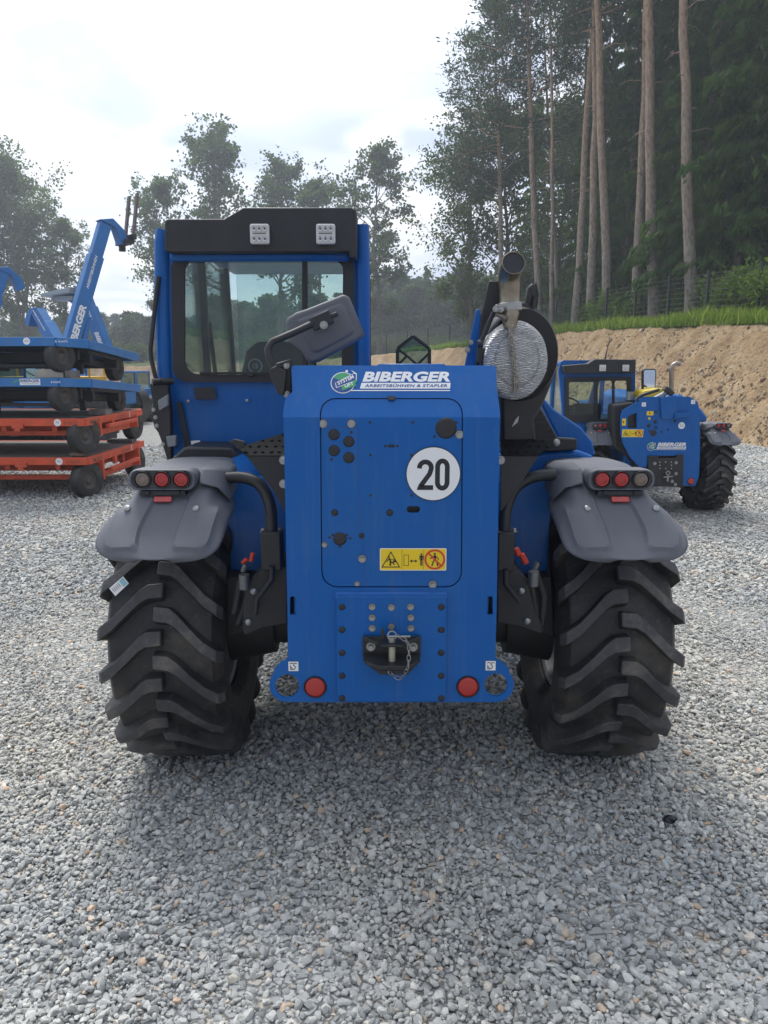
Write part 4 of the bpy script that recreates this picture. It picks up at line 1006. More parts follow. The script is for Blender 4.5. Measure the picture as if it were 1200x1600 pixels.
def twenty_parts(R):
    P = [(*poly(circ(0, 0, R, 56)), BLACKI, 0), (*poly(circ(0, 0, R*.97, 56)), WHITE, 1)]
    s = R/43*1.0; w = 7.6
    two = [(-22, 8.5)]+[(-12.5+9.3*cos(a), 9.5+9.3*sin(a)) for a in np.linspace(pi*.98, -.35, 14)]+[(-6, -.5), (-19.5, -19), (-20.5, -21.8), (0, -21.8)]
    two = [(x*s, (y+.2)*s) for x, y in two]
    P.append((*stroke(two, w*s), BLACKI, 2))
    o = [(x*s, y*s) for x, y in [(14.2+7.6*cos(a), 11+9.5*sin(a)) for a in np.linspace(0, pi, 14)]+[(14.2+7.6*cos(a), -13+9.5*sin(a)) for a in np.linspace(pi, 2*pi, 14)]]
    P.append((*stroke(o, w*s, True), BLACKI, 2))
    return P
# ================================================================== THE TELEHANDLER IN FRONT
XC, YH = 0.03, 3.58
T = root('telehandler', 'large blue telehandler seen from behind, round 20 km/h disc on its rear plate', 'telehandler', (XC, YH, 0))
wheel_l = make_wheel(T, (XC-.955, YH, .63), -1); wheel_r = make_wheel(T, (XC+.955, YH, .63), 1)
make_wheel(T, (XC-.955, YH+2.85, .63), -1); make_wheel(T, (XC+.955, YH+2.85, .63), 1)
fender(T, XC-.905, YH, .63, -1); fender(T, XC+.905, YH, .63, 1)

# ---- rear plate, folded forward at the top
YP = 2.72; zf = at(600, 652, YP).z; SL = tan(radians(32)); pn = Vector((0, -1, SL)).normalized(); p0 = (0, YP, zf)
def RP(u, v, off=0.0):
    """point on the outer face of the rear plate (off = metres proud of it)"""
    if v >= 652: return at(u, v, YP-off)
    q = hit(u, v, (0, YP, zf), pn); return q+pn*off
def xz(u, v): q = RP(u, v); return (q.x, q.z)
def arcuv(cx, cy, r, a0, a1, n=8): return [(cx+r*cos(radians(a0+(a1-a0)*k/n)), cy-r*sin(radians(a0+(a1-a0)*k/n))) for k in range(n+1)]
outer = [(457, 612), (455, 576)]+arcuv(460, 576, 5, 180, 90, 3)+arcuv(769, 577, 6, 90, 0, 4)+[(777, 612), (781, 640), (780, 700), (776, 950), (774, 1026)]
outer += [(777, 1031), (787, 1037), (795, 1045)]+arcuv(776, 1070, 27, 40, -80, 10)+[(770, 1097), (600, 1097.5), (450, 1097)]+arcuv(448, 1070, 27, 260, 140, 10)+[(429, 1045), (437, 1037), (447, 1031), (450, 1026), (449, 950), (444, 700), (443, 640), (446, 622)]
dr = arcuv(524, 646, 24, 180, 90, 6)+arcuv(699, 646, 24, 90, 0, 6)+arcuv(697, 893, 25, 0, -90, 6)+arcuv(527, 893, 25, 270, 180, 6)
holes = [dr, circ(449, 1072, 18.5, 28), circ(775, 1070, 18, 28), rrect(453, 932, 462, 961, 2, 2), rrect(761, 932, 770, 961, 2, 2)]
TH = .012
def plate(name, loops, mt, y_off=0.0, th=TH, parent=T):
    vs, fs = curve_shape([[xz(*p) for p in lp] for lp in loops], th)
    mb = MB(); mb.add([(v[0], v[2], v[1]) for v in vs], fs); me = mb.mesh('t', mt, 0)
    bm = bmesh.new(); bm.from_mesh(me); bmesh.ops.bisect_plane(bm, geom=bm.verts[:]+bm.edges[:]+bm.faces[:], plane_co=(0, 0, zf), plane_no=(0, 0, 1), dist=1e-5)
    for v in bm.verts: v.co.y = YP+y_off+v.co.y+max(0, v.co.z-zf)*SL; v.co -= wpos(parent)
    bmesh.ops.recalc_face_normals(bm, faces=bm.faces); me.name = name; bm.to_mesh(me); bm.free()
    o = bpy.data.objects.new(name, me); COL.objects.link(o); o.parent = parent; bev(o, .0022, 2, 30); return o
rear_plate = plate('rear_plate', [outer]+holes, BLUE)
dshrink = arcuv(524, 646, 22.3, 180, 90, 6)+arcuv(699, 646, 22.3, 90, 0, 6)+arcuv(697, 893, 23.3, 0, -90, 6)+arcuv(527, 893, 23.3, 270, 180, 6)
door = plate('service_door', [dshrink, rrect(635.5, 791, 656.5, 801.5, 5, 4)], BLUE, .003)
mb = MB()
# the frame behind the plate: side flanges and a dark backing that closes the gap
def bx_uv(mb, u0, v0, u1, v1, Y0, Y1, m=0):
    a, b = at(u0, v1, Y0), at(u1, v0, Y0); mb.box(((a.x+b.x)/2, (Y0+Y1)/2, (a.z+b.z)/2), (abs(b.x-a.x), Y1-Y0, abs(b.z-a.z)), m=m)
bx_uv(mb, 470, 655, 752, 990, YP+.03, YP+.05); mb.prism([RP(u, v, -.03) for u, v in ((485, 606), (740, 606), (740, 655), (485, 655))], (0, .02, 0)); mb.build('backing_plate', BLACK, T)
mb = MB()
for u in (456, 768):
    mb = MB(); a = at(u, 700, YP); b = at(u, 1030, YP); mb.box((a.x, YP+.30, (a.z+b.z)/2+.02), (.012, .57, a.z-b.z+.10)); mb.build('frame_side', BLUE, T, bevel=.002)
mb = MB(); q0, q1 = RP(458, 573, -.014), RP(774, 573, -.014)
mb.box(((q0.x+q1.x)/2, q0.y+.26, q0.z-.006), (q1.x-q0.x, .5, .008)); mb.build('top_cover', BLUE, T, bevel=.002)

def on(me, name, u, v, off=0.0, s=1, parent=None, lab=None):
    p = RP(u, v, off); o = piece(me, name, parent or door, p, rot=(radians(-32) if v < 652 else 0, 0, 0), scale=(s, s, s)); return o
mu = 2.72/1200*1.0
DOFF = -.003
for u, v, r in ((522, 679, 9), (545, 690, 9), (522, 704, 9), (545, 715, 9), (697, 669, 17), (531, 842, 11), (523, 801, 5.5), (609, 801, 5.5), (565, 837, 4.5)):
    o = piece(PLUG_ME, 'plug', door, RP(u, v, DOFF), scale=(r*mu, 1, r*mu))
for u, v in ((549, 675.5), (518, 718), (578, 660), (645, 660), (713, 660), (679, 682), (602, 697), (621, 697), (579, 711), (643, 711), (643, 774), (515, 840), (520, 836), (542, 836), (547, 841), (531, 854), (579, 774)):
    piece(HOLE_ME, 'hole', door, RP(u, v, DOFF), scale=(2.3*mu,)*3)
for u, v, s in ((505, 662, 1.15), (549, 662, 1.15), (718, 679, 1.15), (566, 873, 1.15), (676, 913, 1.15), (507, 851, .8), (558, 912, .75)):
    piece(BOLT_ME, 'bolt', door, RP(u, v, DOFF), scale=(s, s, s))
mb = MB()
for pts in ([(505, 668), (561, 668)], [(561, 668), (562, 820), (568, 835), (571, 918)]):
    for a, b in zip(pts, pts[1:]): mb.bar(RP(*a, DOFF+.0004), RP(*b, DOFF+.0004), .0022, .0012, up=(0, -1, 0))
mb.prism([RP(u, v, DOFF+.001) for u, v in rrect(606, 694.5, 617, 699, 2, 3)], (0, -.001, 0), m=1)
mb.build('panel_seam', [NAVY, BLACKI], door, smooth=0)
mb = MB(); mb.prism([RP(u, v, .002) for u, v in ((605, 620), (618, 620), (616, 626), (607, 626))], pn*.004); mb.build('door_latch', BLACKP, door)
o = RP(677, 740.5, .0005); decal('speed_disc', rear_plate, twenty_parts(43.2*mu*1.0), o+Vector((0, -.0, 0)), (1, 0, 0), (0, 0, 1))
o = RP(645.5, 874, .0005); decal('warning_sticker', rear_plate, warning_parts(107*mu, 37*mu), o, (1, 0, 0), (0, 0, 1))
o = RP(611.5, 595.5, .0005); lw = (RP(704, 600)-RP(517, 600)).x; decal('maker_logo', rear_plate, logo_parts(lw), o, (1, 0, 0), (0, pn.z*-1*-1, -pn.y*1) if False else (0, SL/sqrt(1+SL*SL), 1/sqrt(1+SL*SL)))
for u, v in ((458.5, 1041), (766.5, 1040)):
    P = [(*poly(rrect(-.0195, -.0195, .0195, .0195, .001)), BLACKI, 0), (*poly(rrect(-.0187, -.0187, .0187, .0187, .001)), WHITE, 1)]
    P.append((*stroke([(-.014, .011), (-.006, .013), (0, .010), (.007, .013), (.014, .010)], .003), BLACKI, 2)); P.append((*stroke([(.002, .008)]+[(.0+.007*cos(a), -.004+.008*sin(a)) for a in np.linspace(1.4, -3.4, 9)], .003), BLACKI, 2))
    P.append((*stroke([(-.011, .004), (-.011, -.012), (-.004, -.014)], .0025), BLACKI, 2))
    decal('lashing_sticker', rear_plate, P, RP(u, v, .0005), (1, 0, 0), (0, 0, 1))
mb = MB(); mb.lathe([(0, -.006), (.8, -.006), (.96, -.004), (1, 0)], axis=(0, 1, 0), n=36, m=0); mb.lathe([(.99, -.003), (1.06, -.006), (1.1, -.004), (1.12, .0)], axis=(0, 1, 0), n=36, m=1)
REFL = mb.mesh('round_reflector', [LENS_R, BLACKI])
for u, v in ((492.5, 1073.5), (731, 1073)): o = piece(REFL, 'round_reflector', rear_plate, RP(u, v, .001), scale=(17.3*mu, 1, 17.3*mu))

# ---- tow plate and hitch
mb = MB(); a = [RP(u, v, .018) for u, v in ((526, 930), (697.5, 930), (697, 1095.5), (526.5, 1095.5))]; mb.prism(a, (0, .017, 0))
mb.prism([RP(524, 926, .0), RP(699, 926, .0), RP(699, 935, .020), RP(524, 935, .020)], (0, .004, .006))
tow = mb.build('tow_plate', BLUE, T, bevel=.003)
for u in (534.5, 689.5):
    for v in (948.5, 984, 1020, 1056, 1091): piece(PLUG_ME, 'plug', tow, RP(u, v, .0185), scale=(5.6*mu, .8, 5.6*mu))
for u, v in ((581.5, 948), (611.5, 949), (641.5, 948), (581.5, 965), (642, 965), (581.5, 981.5), (642, 981.5), (611.5, 979)):
    piece(BOLT_ME, 'bolt', tow, RP(u, v, .018), scale=(1, 1, 1))
yb = YP-.018
mb = MB()
def HP(u, v, off=0.0): return at(u, v, yb-off)
mb.prism([HP(u, v, .003) for u, v in ((567, 993), (657, 993), (657, 1024), (567, 1024))], (0, -.012, 0))
# jaw: lower shelf that narrows downwards and comes forward
rings = []
for off, (u0, u1), v0, v1 in ((.015, (567.5, 656.5), 1021, 1026), (.045, (568, 656), 1028, 1034), (.075, (575, 650), 1035, 1041), (.095, (588, 640), 1040, 1046), (.10, (594, 634), 1041, 1047)):
    rings.append([HP(u0, v1, off), HP(u1, v1, off), HP(u1, v0, off), HP(u0, v0, off)])
mb.loft(rings)
mb.prism([HP(568, 1026, .015), HP(656, 1026, .015), HP(636, 1046, .03), HP(594, 1046, .03)], (0, -.05, 0))
for s in (0, 1):
    uu = (568, 590) if s == 0 else (656, 634)
    mb.prism([HP(uu[0], 993, .015), HP(uu[1], 1003, .05), HP(uu[1], 1006, .05), HP(uu[0], 1000, .015)], (0, -.004, -.003))
mb.box(HP(612, 1004, .055), (.078, .075, .009))
hitch = mb.build('tow_hitch', BLACK, T, bevel=.003)
for u, v in ((579.5, 1010), (645.5, 1010.5)): piece(BOLT_ME, 'bolt', hitch, HP(u, v, .015), scale=(1.35, 1.6, 1.35))
mb = MB(); a = HP(612.5, 1033, .060); mb.cyl(a, a+Vector((0, 0, .085)), .0125, n=20); mb.build('hitch_pin', mat('greased_pin', (.42, .42, .33), .35, .6, dirt=.4, dcol=(.2, .18, .12), dscale=20), hitch, 40)
mb = MB(); c0 = HP(612.5, 996, .068); pts = [c0+Vector((.0155*cos(a), 0, .0155*sin(a)*1.15+.006)) for a in np.linspace(radians(-40), radians(220), 14)]; mb.tube(pts, .0032, 8)
b0 = HP(612, 995, .066); mb.cyl(b0, b0-Vector((0, 0, .02)), .012, n=16); mb.cyl(HP(606, 994.5, .07), HP(641, 994.5, .07), .004, n=10)
mb.build('pin_handle', STEEL, hitch, 40)
mb = MB(); mb.bar(HP(598, 982, .05), HP(599, 1000, .05), .012, .006); mb.build('pin_catch', BLACK, hitch, bevel=.002)
ln_ = MB(); K = 14; pts = [(cos(2*pi*k/K)*.0062, 0, sin(2*pi*k/K)*.0062+(.0058 if sin(2*pi*k/K) > 0 else -.0058)) for k in range(K)]; ln_.tube(pts, .00165, 6, closed=True); LINK = ln_.mesh('chain_link', STEEL, 60)
ch = bpy.data.objects.new('safety_chain', None); COL.objects.link(ch); ch.parent = hitch; ch.location = (0, 0, 0)
cp = [(619, 992), (626, 996), (633, 999), (638, 1004), (639.5, 1012), (639, 1022), (638.5, 1032), (638, 1040), (634.5, 1049), (629, 1058), (624, 1061.5), (617, 1058), (611, 1052), (607, 1049)]
cps = []
for i in range(len(cp)-1):
    n = max(1, int(hypot(cp[i+1][0]-cp[i][0], cp[i+1][1]-cp[i][1])/2)); cps += [(cp[i][0]+(cp[i+1][0]-cp[i][0])*k/n, cp[i][1]+(cp[i+1][1]-cp[i][1])*k/n) for k in range(n)]
cps.append(cp[-1]); P3 = [HP(u, v, .112-.05*max(0, (v-1044)/18)) for u, v in cps]; acc = 0; last = P3[0]; links = [P3[0]]
for p in P3[1:]:
    if (p-links[-1]).length > .0175: links.append(p)
for k in range(len(links)-1):
    d = links[k+1]-links[k]; m = d.to_track_quat('Z', 'Y').to_matrix() @ Matrix.Rotation((pi/2 if k % 2 else 0)+.35, 3, 'Z')
    o = bpy.data.objects.new('chain_link', LINK); COL.objects.link(o); o.parent = hitch; o.location = (links[k]+links[k+1])/2-wpos(hitch); o.rotation_euler = m.to_euler()
bpy.data.objects.remove(ch)

# ---- chassis, axle, inner structure
mb = MB()
mb.box((XC, 5.15, 1.02), (.92, 3.3, .62)); mb.box((XC, 6.9, .9), (.62, .7, .6))
bx_uv(mb, 350, 745, 446, 892, 3.30, 3.34)
bx_uv(mb, 778, 745, 862, 900, 3.30, 3.34)
chassis = mb.build('chassis', BLUE, T, bevel=.006)
mb = MB()   # engine bay flank low on the right
mb.box((XC+.70, 4.85, 1.05), (.42, 1.3, .5)); mb.box((XC-.70, 4.85, 1.0), (.5, 1.3, .42)); mb.build('side_tank', BLUE, T, bevel=.02)
mb = MB()
mb.cyl((XC-.75, YH, .63), (XC+.75, YH, .63), .105, n=20); mb.sphere((XC, YH, .64), (.22, .2, .19), 20, 12)
mb.cyl((XC-.76, YH, .63), (XC-.55, YH, .63), .19, .15, n=24); mb.cyl((XC+.55, YH, .63), (XC+.76, YH, .63), .15, .19, n=24)
for s in (-1, 1): mb.cyl((XC+s*.5, YH-.28, .80), (XC+s*.5, YH+.25, .8), .05, n=12)
axle = mb.build('rear_axle', DARK, T, 40)
mb = MB(); mb.cyl((XC-.75, YH+2.85, .63), (XC+.75, YH+2.85, .63), .105, n=20); mb.sphere((XC, YH+2.85, .64), (.22, .2, .19), 20, 12); mb.build('front_axle', DARK, T, 40)
# dark steering carrier left and right of the plate
mb = MB()
YA = 3.02
for uv in ([(393, 905), (408, 892), (450, 884), (450, 976), (412, 982), (382, 994), (378, 985), (380, 935)], [(776, 886), (806, 893), (824, 905), (834, 945), (850, 985), (846, 992), (812, 980), (776, 974)]):
    mb.prism([at(u, v, YA) for u, v in uv], (0, .30, 0))
for s, uv in ((-1, [(350, 900), (383, 905), (392, 950), (380, 990), (345, 1000)]), (1, [(826, 905), (862, 900), (868, 1000), (846, 990), (830, 950)])):
    mb.prism([at(u, v, 3.2) for u, v in uv], (0, .34, 0))
car = mb.build('axle_carrier', DARK, T, bevel=.008)
for u, v in ((396.5, 924.5), (388, 972.5), (815, 923.5), (824, 971)):
    o = piece(SCREW_ME, 'bolt', car, at(u, v, YA-.003)); o.scale = (1.45, 2, 1.45)
for pts in ([(425, 885), (425, 905), (402, 935), (399, 960)], [(790, 890), (790, 912), (812, 940)]):
    mb = MB(); mb.tube([at(u, v, YA-.04) for u, v in pts], .011, 8); mb.build('hydraulic_hose', BLACKP, T, 60)
mb = MB()
for k, pts in enumerate(([(377, 905), (372, 930), (366, 958)], [(384, 900), (388, 935), (372, 975)], [(828, 905), (833, 932), (838, 962)], [(836, 893), (850, 930), (846, 975)])):
    mb.tube([at(u, v, 3.06) for u, v in pts], .016, 8)
mb.build('hydraulic_hose', BLACKP, T, 60)
mb = MB()
for u, v in ((382, 920), (833, 915)): a = at(u, v, 3.0); mb.cyl(a, a+Vector((0, 0, .06)), .022, n=14)
for u, v in ((380, 893), (835, 890)): a = at(u, v, 3.04); mb.cyl(a, a+Vector((.012, 0, .03)), .012, n=12)
mb.build('hose_fitting', mat('dull_fitting', (.16, .165, .17), .4, .6), T, 40)
mb = MB()
for a, b in (((395, 864), (392, 877)), ((386, 873), (379, 880)), ((806, 857), (811, 867)), ((815, 866), (822, 880))):
    mb.cyl(at(*a, 3.05), at(*b, 3.05), .009 if a[0] < 600 else .013, n=10)
mb.build('red_cap', REDPL, T, 40)

# mudguard arms
for s, pts, blk in ((-1, [(350, 747, 3.12), (378, 746, 3.10), (400, 753, 3.08), (415, 770, 3.06), (423, 795, 3.04), (425, 830, 3.03)], (408, 832, 438, 892)),
                    (1, [(866, 742, 3.12), (838, 744, 3.10), (815, 754, 3.08), (800, 770, 3.06), (790, 798, 3.04), (788, 830, 3.03)], (777, 832, 805, 893))):
    P = [at(*p) for p in pts]; Q = []
    for i in range(len(P)-1):
        a, b, c, d = P[max(0, i-1)], P[i], P[i+1], P[min(len(P)-1, i+2)]
        Q += [0.5*((2*b)+(c-a)*t+(2*a-5*b+4*c-d)*t*t+(3*b-a-3*c+d)*t**3) for t in (0, .25, .5, .75)]
    Q.append(P[-1]); mb = MB(); mb.tube(Q, .024, 14); arm = mb.build('mudguard_arm', BLACK, T, 60)
    mb = MB(); bx_uv(mb, *blk, 2.99, 3.10); cl = mb.build('arm_clamp', BLACK, arm, bevel=.006)
    for du in (3, 15, 27): o = piece(BOLT_ME, 'bolt', arm, at(blk[0]+du, 831, 3.04), rot=(radians(90) if 0 else radians(-90), 0, 0), scale=(1, 1, 1))
# front mudguards (dark, behind the rear ones)
mb = MB()
for s in (-1, 1):
    prf = [(r, h) for r, h in ((.72, -.25), (.735, -.25), (.735, .25), (.72, .25), (.72, -.25))]
    mb.lathe(prf, (XC+s*.95, YH+2.85, .63), (1, 0, 0), 20, a0=radians(-10), a1=radians(160))
mb.build('front_mudguard', BLACK, T, 50)
mb = MB(); mb.prism([at(u, v, 3.55) for u, v in ((262, 723), (286, 700), (294, 698), (362, 699), (372, 712), (372, 745), (262, 745))], (0, .5, 0)); mb.build('wheel_arch', BLACK, T, bevel=.012)
o = piece(SCREW_ME, 'screw', T, at(333, 720, 3.545)); o.scale = (1, 1, 1.5)
mb = MB(); mb.sphere(at(385, 745, 3.6), (.12, .3, .11), 20, 12); mb.build('round_tank', BLUE, T, 60)

# ---- tread steps beside the plate
def tread(name, uvs, Y0, Y1, vtop, vbot):
    """sloping chequer plate through the given picture outline; depth grows from bottom (Y0) to top (Y1)"""
    P = [at(u, v, Y0+(Y1-Y0)*(vbot-v)/(vbot-vtop)) for u, v in uvs]; return P
YS = 2.95
lt = [(372, 699), (385, 712), (445, 712), (445, 676)]; rt = [(783, 678), (783, 712), (840, 712), (866, 692)]
for uvs in (lt, rt):
    P = [at(u, v, YS+(712-v)*.006) for u, v in uvs]
    mb = MB(); mb.prism(P, (0, .01, -.006)); st = mb.build('step_plate', CHEQ, T, bevel=.002)
    u0, u1 = min(p[0] for p in uvs), max(p[0] for p in uvs); k = 0; mb = MB()
    for v in range(680, 712, 9):
        for u in range(u0, u1, 13):
            k += 1; uu = u+(6 if (v//9) % 2 else 0)
            # inside test
            ins = False; j = len(uvs)-1
            for i in range(len(uvs)):
                xi, yi = uvs[i]; xj, yj = uvs[j]
                if (yi > v) != (yj > v) and uu < (xj-xi)*(v-yi)/(yj-yi)+xi: ins = not ins
                j = i
            if not ins: continue
            f = 1 if k % 2 else -1
            a = at(uu-4, v+1.8*f, YS+(712-v)*.006-.003); b = at(uu+4, v-1.8*f, YS+(712-v)*.006-.003)
            mb.sphere((a+b)/2, 0.001, 4, 3); mb.tube([a, (a+b)/2-Vector((0, .002, -.002)), b], [.001, .0042, .001], 6)
    mb.build('tread_stud', CHEQ, st, 60)
mb = MB(); mb.prism([at(u, v, YS+.004) for u, v in ((385, 712.5), (446, 712.5), (446, 800), (428, 768))], (0, .012, 0)); mb.prism([at(u, v, YS+.004) for u, v in ((782, 712.5), (842, 712.5), (803, 772), (782, 800))], (0, .012, 0))
mb.prism([at(u, v, 2.98) for u, v in ((358, 690), (366, 686), (382, 690), (384, 697), (373, 702))], (0, .02, 0))
mb.build('step_support', BLACK, T, bevel=.002)
for u, v in ((443, 719), (443, 756), (782, 719)): piece(BOLT_ME, 'bolt', T, at(u, v, 2.9), scale=(1.3, 1.3, 1.3))

# small printed label stuck on the left tyre
lab = MB(); o_ = at(186, 916, 3.015); ax_ = (at(200, 903, 3.0)-at(170, 930, 3.03)).normalized(); nz = Vector((0, -1, .25)).normalized(); ay_ = nz.cross(ax_)*-1
lab.prism([o_+ax_*a+ay_*b for a, b in ((-.045, -.022), (.045, -.02), (.047, .020), (-.043, .022))], nz*.003, 0)
lab.prism([o_+ax_*a+ay_*b+nz*.0032 for a, b in ((.016, -.016), (.042, -.016), (.043, .017), (.017, .017))], nz*.0006, 1)
for k in range(5): lab.prism([o_+ax_*(a-.036+k*.010)+ay_*(b)+nz*.0032 for a, b in ((0, -.012), (.005, -.012), (.005, .008), (0, .008))], nz*.0005, 2)
o = lab.build('paper_label', [WHITE, mat('label_blue', (.25, .5, .6), .5), mat('label_grey', (.35, .35, .36), .5)], T, 0)
# ---- cab
YC = 3.80
def C_(u, v, off=0.0): return at(u, v, YC-off)
YCF = 5.35                                               # front of the cab
cab = bpy.data.objects.new('cab', None); COL.objects.link(cab); cab.parent = T; cab.location = (0, 0, 0)
def solid(name, uvs, Y0, Y1, mt, parent=T, bevel=.006, seg=2, smooth=35):
    mb = MB(); mb.prism([at(u, v, Y0) for u, v in uvs], (0, Y1-Y0, 0)); return mb.build(name, mt, parent, smooth, bevel, seg)
# rear wall: frame ring with window hole
def ring(name, outer_, holes_, Y, th, mt, parent=cab, b=.004):
    vs, fs = curve_shape([[(lambda q: (q.x, q.z))(at(u, v, Y)) for u, v in lp] for lp in [outer_]+holes_], th)
    mb = MB(); mb.add([(v[0], Y+v[2], v[1]) for v in vs], fs); return mb.build(name, mt, parent, 30, b)
win = arcuv(302, 422, 14, 180, 90, 5)+arcuv(522, 422, 14, 90, 0, 5)+arcuv(522, 575, 12, 0, -90, 4)+arcuv(310, 563, 22, 270, 180, 5)
ring('rear_wall', [(255, 372), (262, 352), (572, 352), (574, 420), (575, 700), (300, 716), (270, 712), (262, 690), (256, 560)], [arcuv(282, 420, 12, 180, 90, 4)+arcuv(540, 420, 12, 90, 0, 4)+arcuv(540, 580, 10, 0, -90, 4)+arcuv(292, 572, 22, 270, 180, 4)], YC+.02, .05, BLUE, b=.01)
# corner pillars: rounded vertical members that lean
for pts, r in (([(257, 360), (254, 380), (254, 470), (258, 580), (268, 700)], .040), ([(565, 352), (566, 400), (567, 520), (568, 640)], .036)):
    mb = MB(); mb.tube([at(u, v, YC+.035) for u, v in pts], r, 12); mb.build('pillar', BLUE, cab, 60)
# black surround with rounded inner corners, then glass
ring('window_surround', arcuv(281, 419, 14, 180, 90, 4)+arcuv(539, 419, 14, 90, 0, 4)+[(553, 560)]+arcuv(541, 585, 12, 0, -90, 4)+arcuv(292, 575, 22, 270, 180, 4), [win], YC-.006, .02, BLACKP)
mb = MB(); mb.prism([at(u, v, YC+.004) for u, v in win], (0, .005, 0)); mb.build('rear_window', GLASS, cab, 0)
mb = MB(); mb.prism([at(u, v, YC-.010) for u, v in ((472, 409), (480, 409), (480, 585), (472, 585))], (0, .02, 0)); mb.build('window_divider', BLACKP, cab, bevel=.003)
mb = MB(); mb.bar(at(312, 583, YC-.012), at(425, 583, YC-.012), .012, .012); mb.box(at(392, 586, YC-.014), (.03, .014, .012)); mb.build('window_seal', BLACKP, cab, bevel=.003)
# header and visor
mb = MB(); mb.bar(at(266, 400, YC-.02), at(548, 400, YC-.02), .05, .05); mb.build('header_beam', BLUE, cab, bevel=.02, seg=4)
vis = solid('rear_visor', [(257, 345), (262, 342), (350, 342), (380, 324), (550, 324), (557, 329), (557, 402), (546, 404), (546, 393), (268, 394), (257, 392)], 3.66, 3.86, BLACK, cab, .006)
LED = mat('led_face', (0.62, 0.60, 0.58), 0.35, coat=.3); LEDC = mat('led_cup', (0.55, 0.55, 0.56), 0.15, 0.8)
for u in (407, 509.5):
    o = at(u, 367, 3.655); mb = MB(); mb.prism([o+Vector((x, 0, z)) for x, z in rrect(-.043, -.043, .043, .043, .009)], (0, -.03, 0)); wl = mb.build('work_light', LED, cab, bevel=.004)
    mb = MB()
    for dx in (-.024, 0, .024):
        for dz in (-.022, .022):
            mb.lathe([(.0, .004), (.006, .003), (.0105, -.004), (.0115, -.004)], o+Vector((dx, -.0315, dz)), (0, 1, 0), 14, 0)
            mb.lathe([(0, -.001), (.004, 0)], o+Vector((dx, -.033, dz)), (0, 1, 0), 8, 1)
    mb.bar(o+Vector((-.03, -.031, .002)), o+Vector((.03, -.031, .002)), .004, .003, 1); mb.build('light_cell', [LEDC, BLACKI], wl, 60)
# roof, side wall, floor, front frame
zr = at(400, 348, YC).z; xl, xr = at(257, 400, YC).x, at(570, 400, YC).x; zb = at(400, 712, YC).z
mb = MB(); mb.box(((xl+xr)/2, (YC+YCF)/2+.05, zr-.03), (xr-xl-.03, YCF-YC, .05)); mb.build('roof', BLUE, cab, bevel=.02)
mb = MB(); mb.box(((xl+xr)/2, (YC+YCF)/2+.04, zb-.02), (xr-xl-.06, YCF-YC-.06, .06)); mb.build('cab_floor', BLACK, cab)
z1 = at(400, 595, YC).z
mb = MB()
for x0 in (xl+.025, xr-.03): mb.box((x0, (YC+YCF)/2+.03, (zb+z1)/2), (.035, YCF-YC-.1, z1-zb))
mb.box(((xl+xr)/2, YCF+.03, (zb+z1)/2-.15), (xr-xl-.05, .04, z1-zb-.3)); mb.build('side_wall', BLUE, cab, bevel=.006)
mb = MB()
for x0, y0, y1, w_ in ((xl+.02, 4.42, 4.46, .06), (xl+.02, YCF-.25, YCF+.03, .05), (xr-.02, YCF-.28, YCF+.03, .05), (xr-.02, 4.5, 4.54, .05)):
    mb.bar((x0, y1, z1-.6 if y1 > 5 else z1), (x0, y0, zr-.05), w_, .05)
mb.build('inner_pillar', BLACK, cab, bevel=.006)
mb = MB()
for x0 in (xl+.03, xr-.02): mb.box((x0, 4.55, (z1+zr)/2), (.005, 1.35, zr-z1-.08))
mb.box(((xl+xr)/2, YCF+.0, (z1+zr)/2-.1), (xr-xl-.1, .005, zr-z1+.1)); mb.build('side_glass', GLASS, cab, 0)
# interior: seat, steering column and wheel, console
SEATM = mat('seat_fabric', (0.02, 0.021, 0.024), 0.85, bump=.3, bscale=200)
mb = MB(); sx = (xl+xr)/2-.0
mb.loft([[(sx+x*k, 4.22+y+dz*.10, z1-.25+dz) for x, y in rrect(-.22, -.05, .22, .05, .045, 4)] for dz, k in ((0, .9), (.08, 1.03), (.24, 1.0), (.40, .82), (.45, .55))])
mb.box((sx, 4.5, z1-.26), (.46, .5, .13)); mb.box((sx, 4.5, z1-.42), (.3, .35, .25)); seat = mb.build('driver_seat', SEATM, cab, 50, bevel=.02, seg=3)
mb = MB(); b0 = at(399, 572, 4.12); mb.lathe([(.031, -.004), (.035, -.006), (.039, -.004)], b0, (0, 1, 0), 28); 
vs, fs = text_shape('CB', .030, .026, .03); mb.add(on_plane([(v[0], v[1], .004) for v in vs], b0, (1, 0, 0), (0, 0, 1)), fs); mb.build('seat_badge', mat('badge_grey', (.3, .33, .36), .5), cab, 0, fix=False)
mb = MB(); w0 = Vector((sx-.06, 5.0, z1+.0)); ax_ = Vector((0, -.55, .83)).normalized(); fx, fy, _ = frame(ax_)
mb.tube([w0+(fx*cos(a)+fy*sin(a))*.18 for a in np.linspace(0, 2*pi, 28)[:-1]], .014, 8, closed=True)
for a in (0, 2.1, 4.2): mb.tube([w0, w0+(fx*cos(a)+fy*sin(a))*.18], .012, 6)
mb.cyl(w0, w0-ax_*.5, .035, .05, n=12); mb.build('steering_wheel', BLACKP, cab, 50)
mb = MB(); mb.box((sx-.02, 5.15, z1-.08), (.55, .2, .18)); mb.box((xr-.12, 4.6, z1-.1), (.14, .6, .16)); mb.build('dashboard', BLACKP, cab, bevel=.03, seg=3)
mb = MB(); mb.box(at(308, 500, 4.55), (.052, .01, .055)); mb.build('small_mirror', mat('pale_mirror', (.42, .62, .58), .25), cab, bevel=.004)
mb = MB(); mb.bar(at(312, 503, 4.56), at(330, 506, 4.56), .012, .012); mb.bar(at(327, 505, 4.57), at(337, 586, 4.57), .02, .02); mb.build('mirror_stalk', BLACKP, cab)
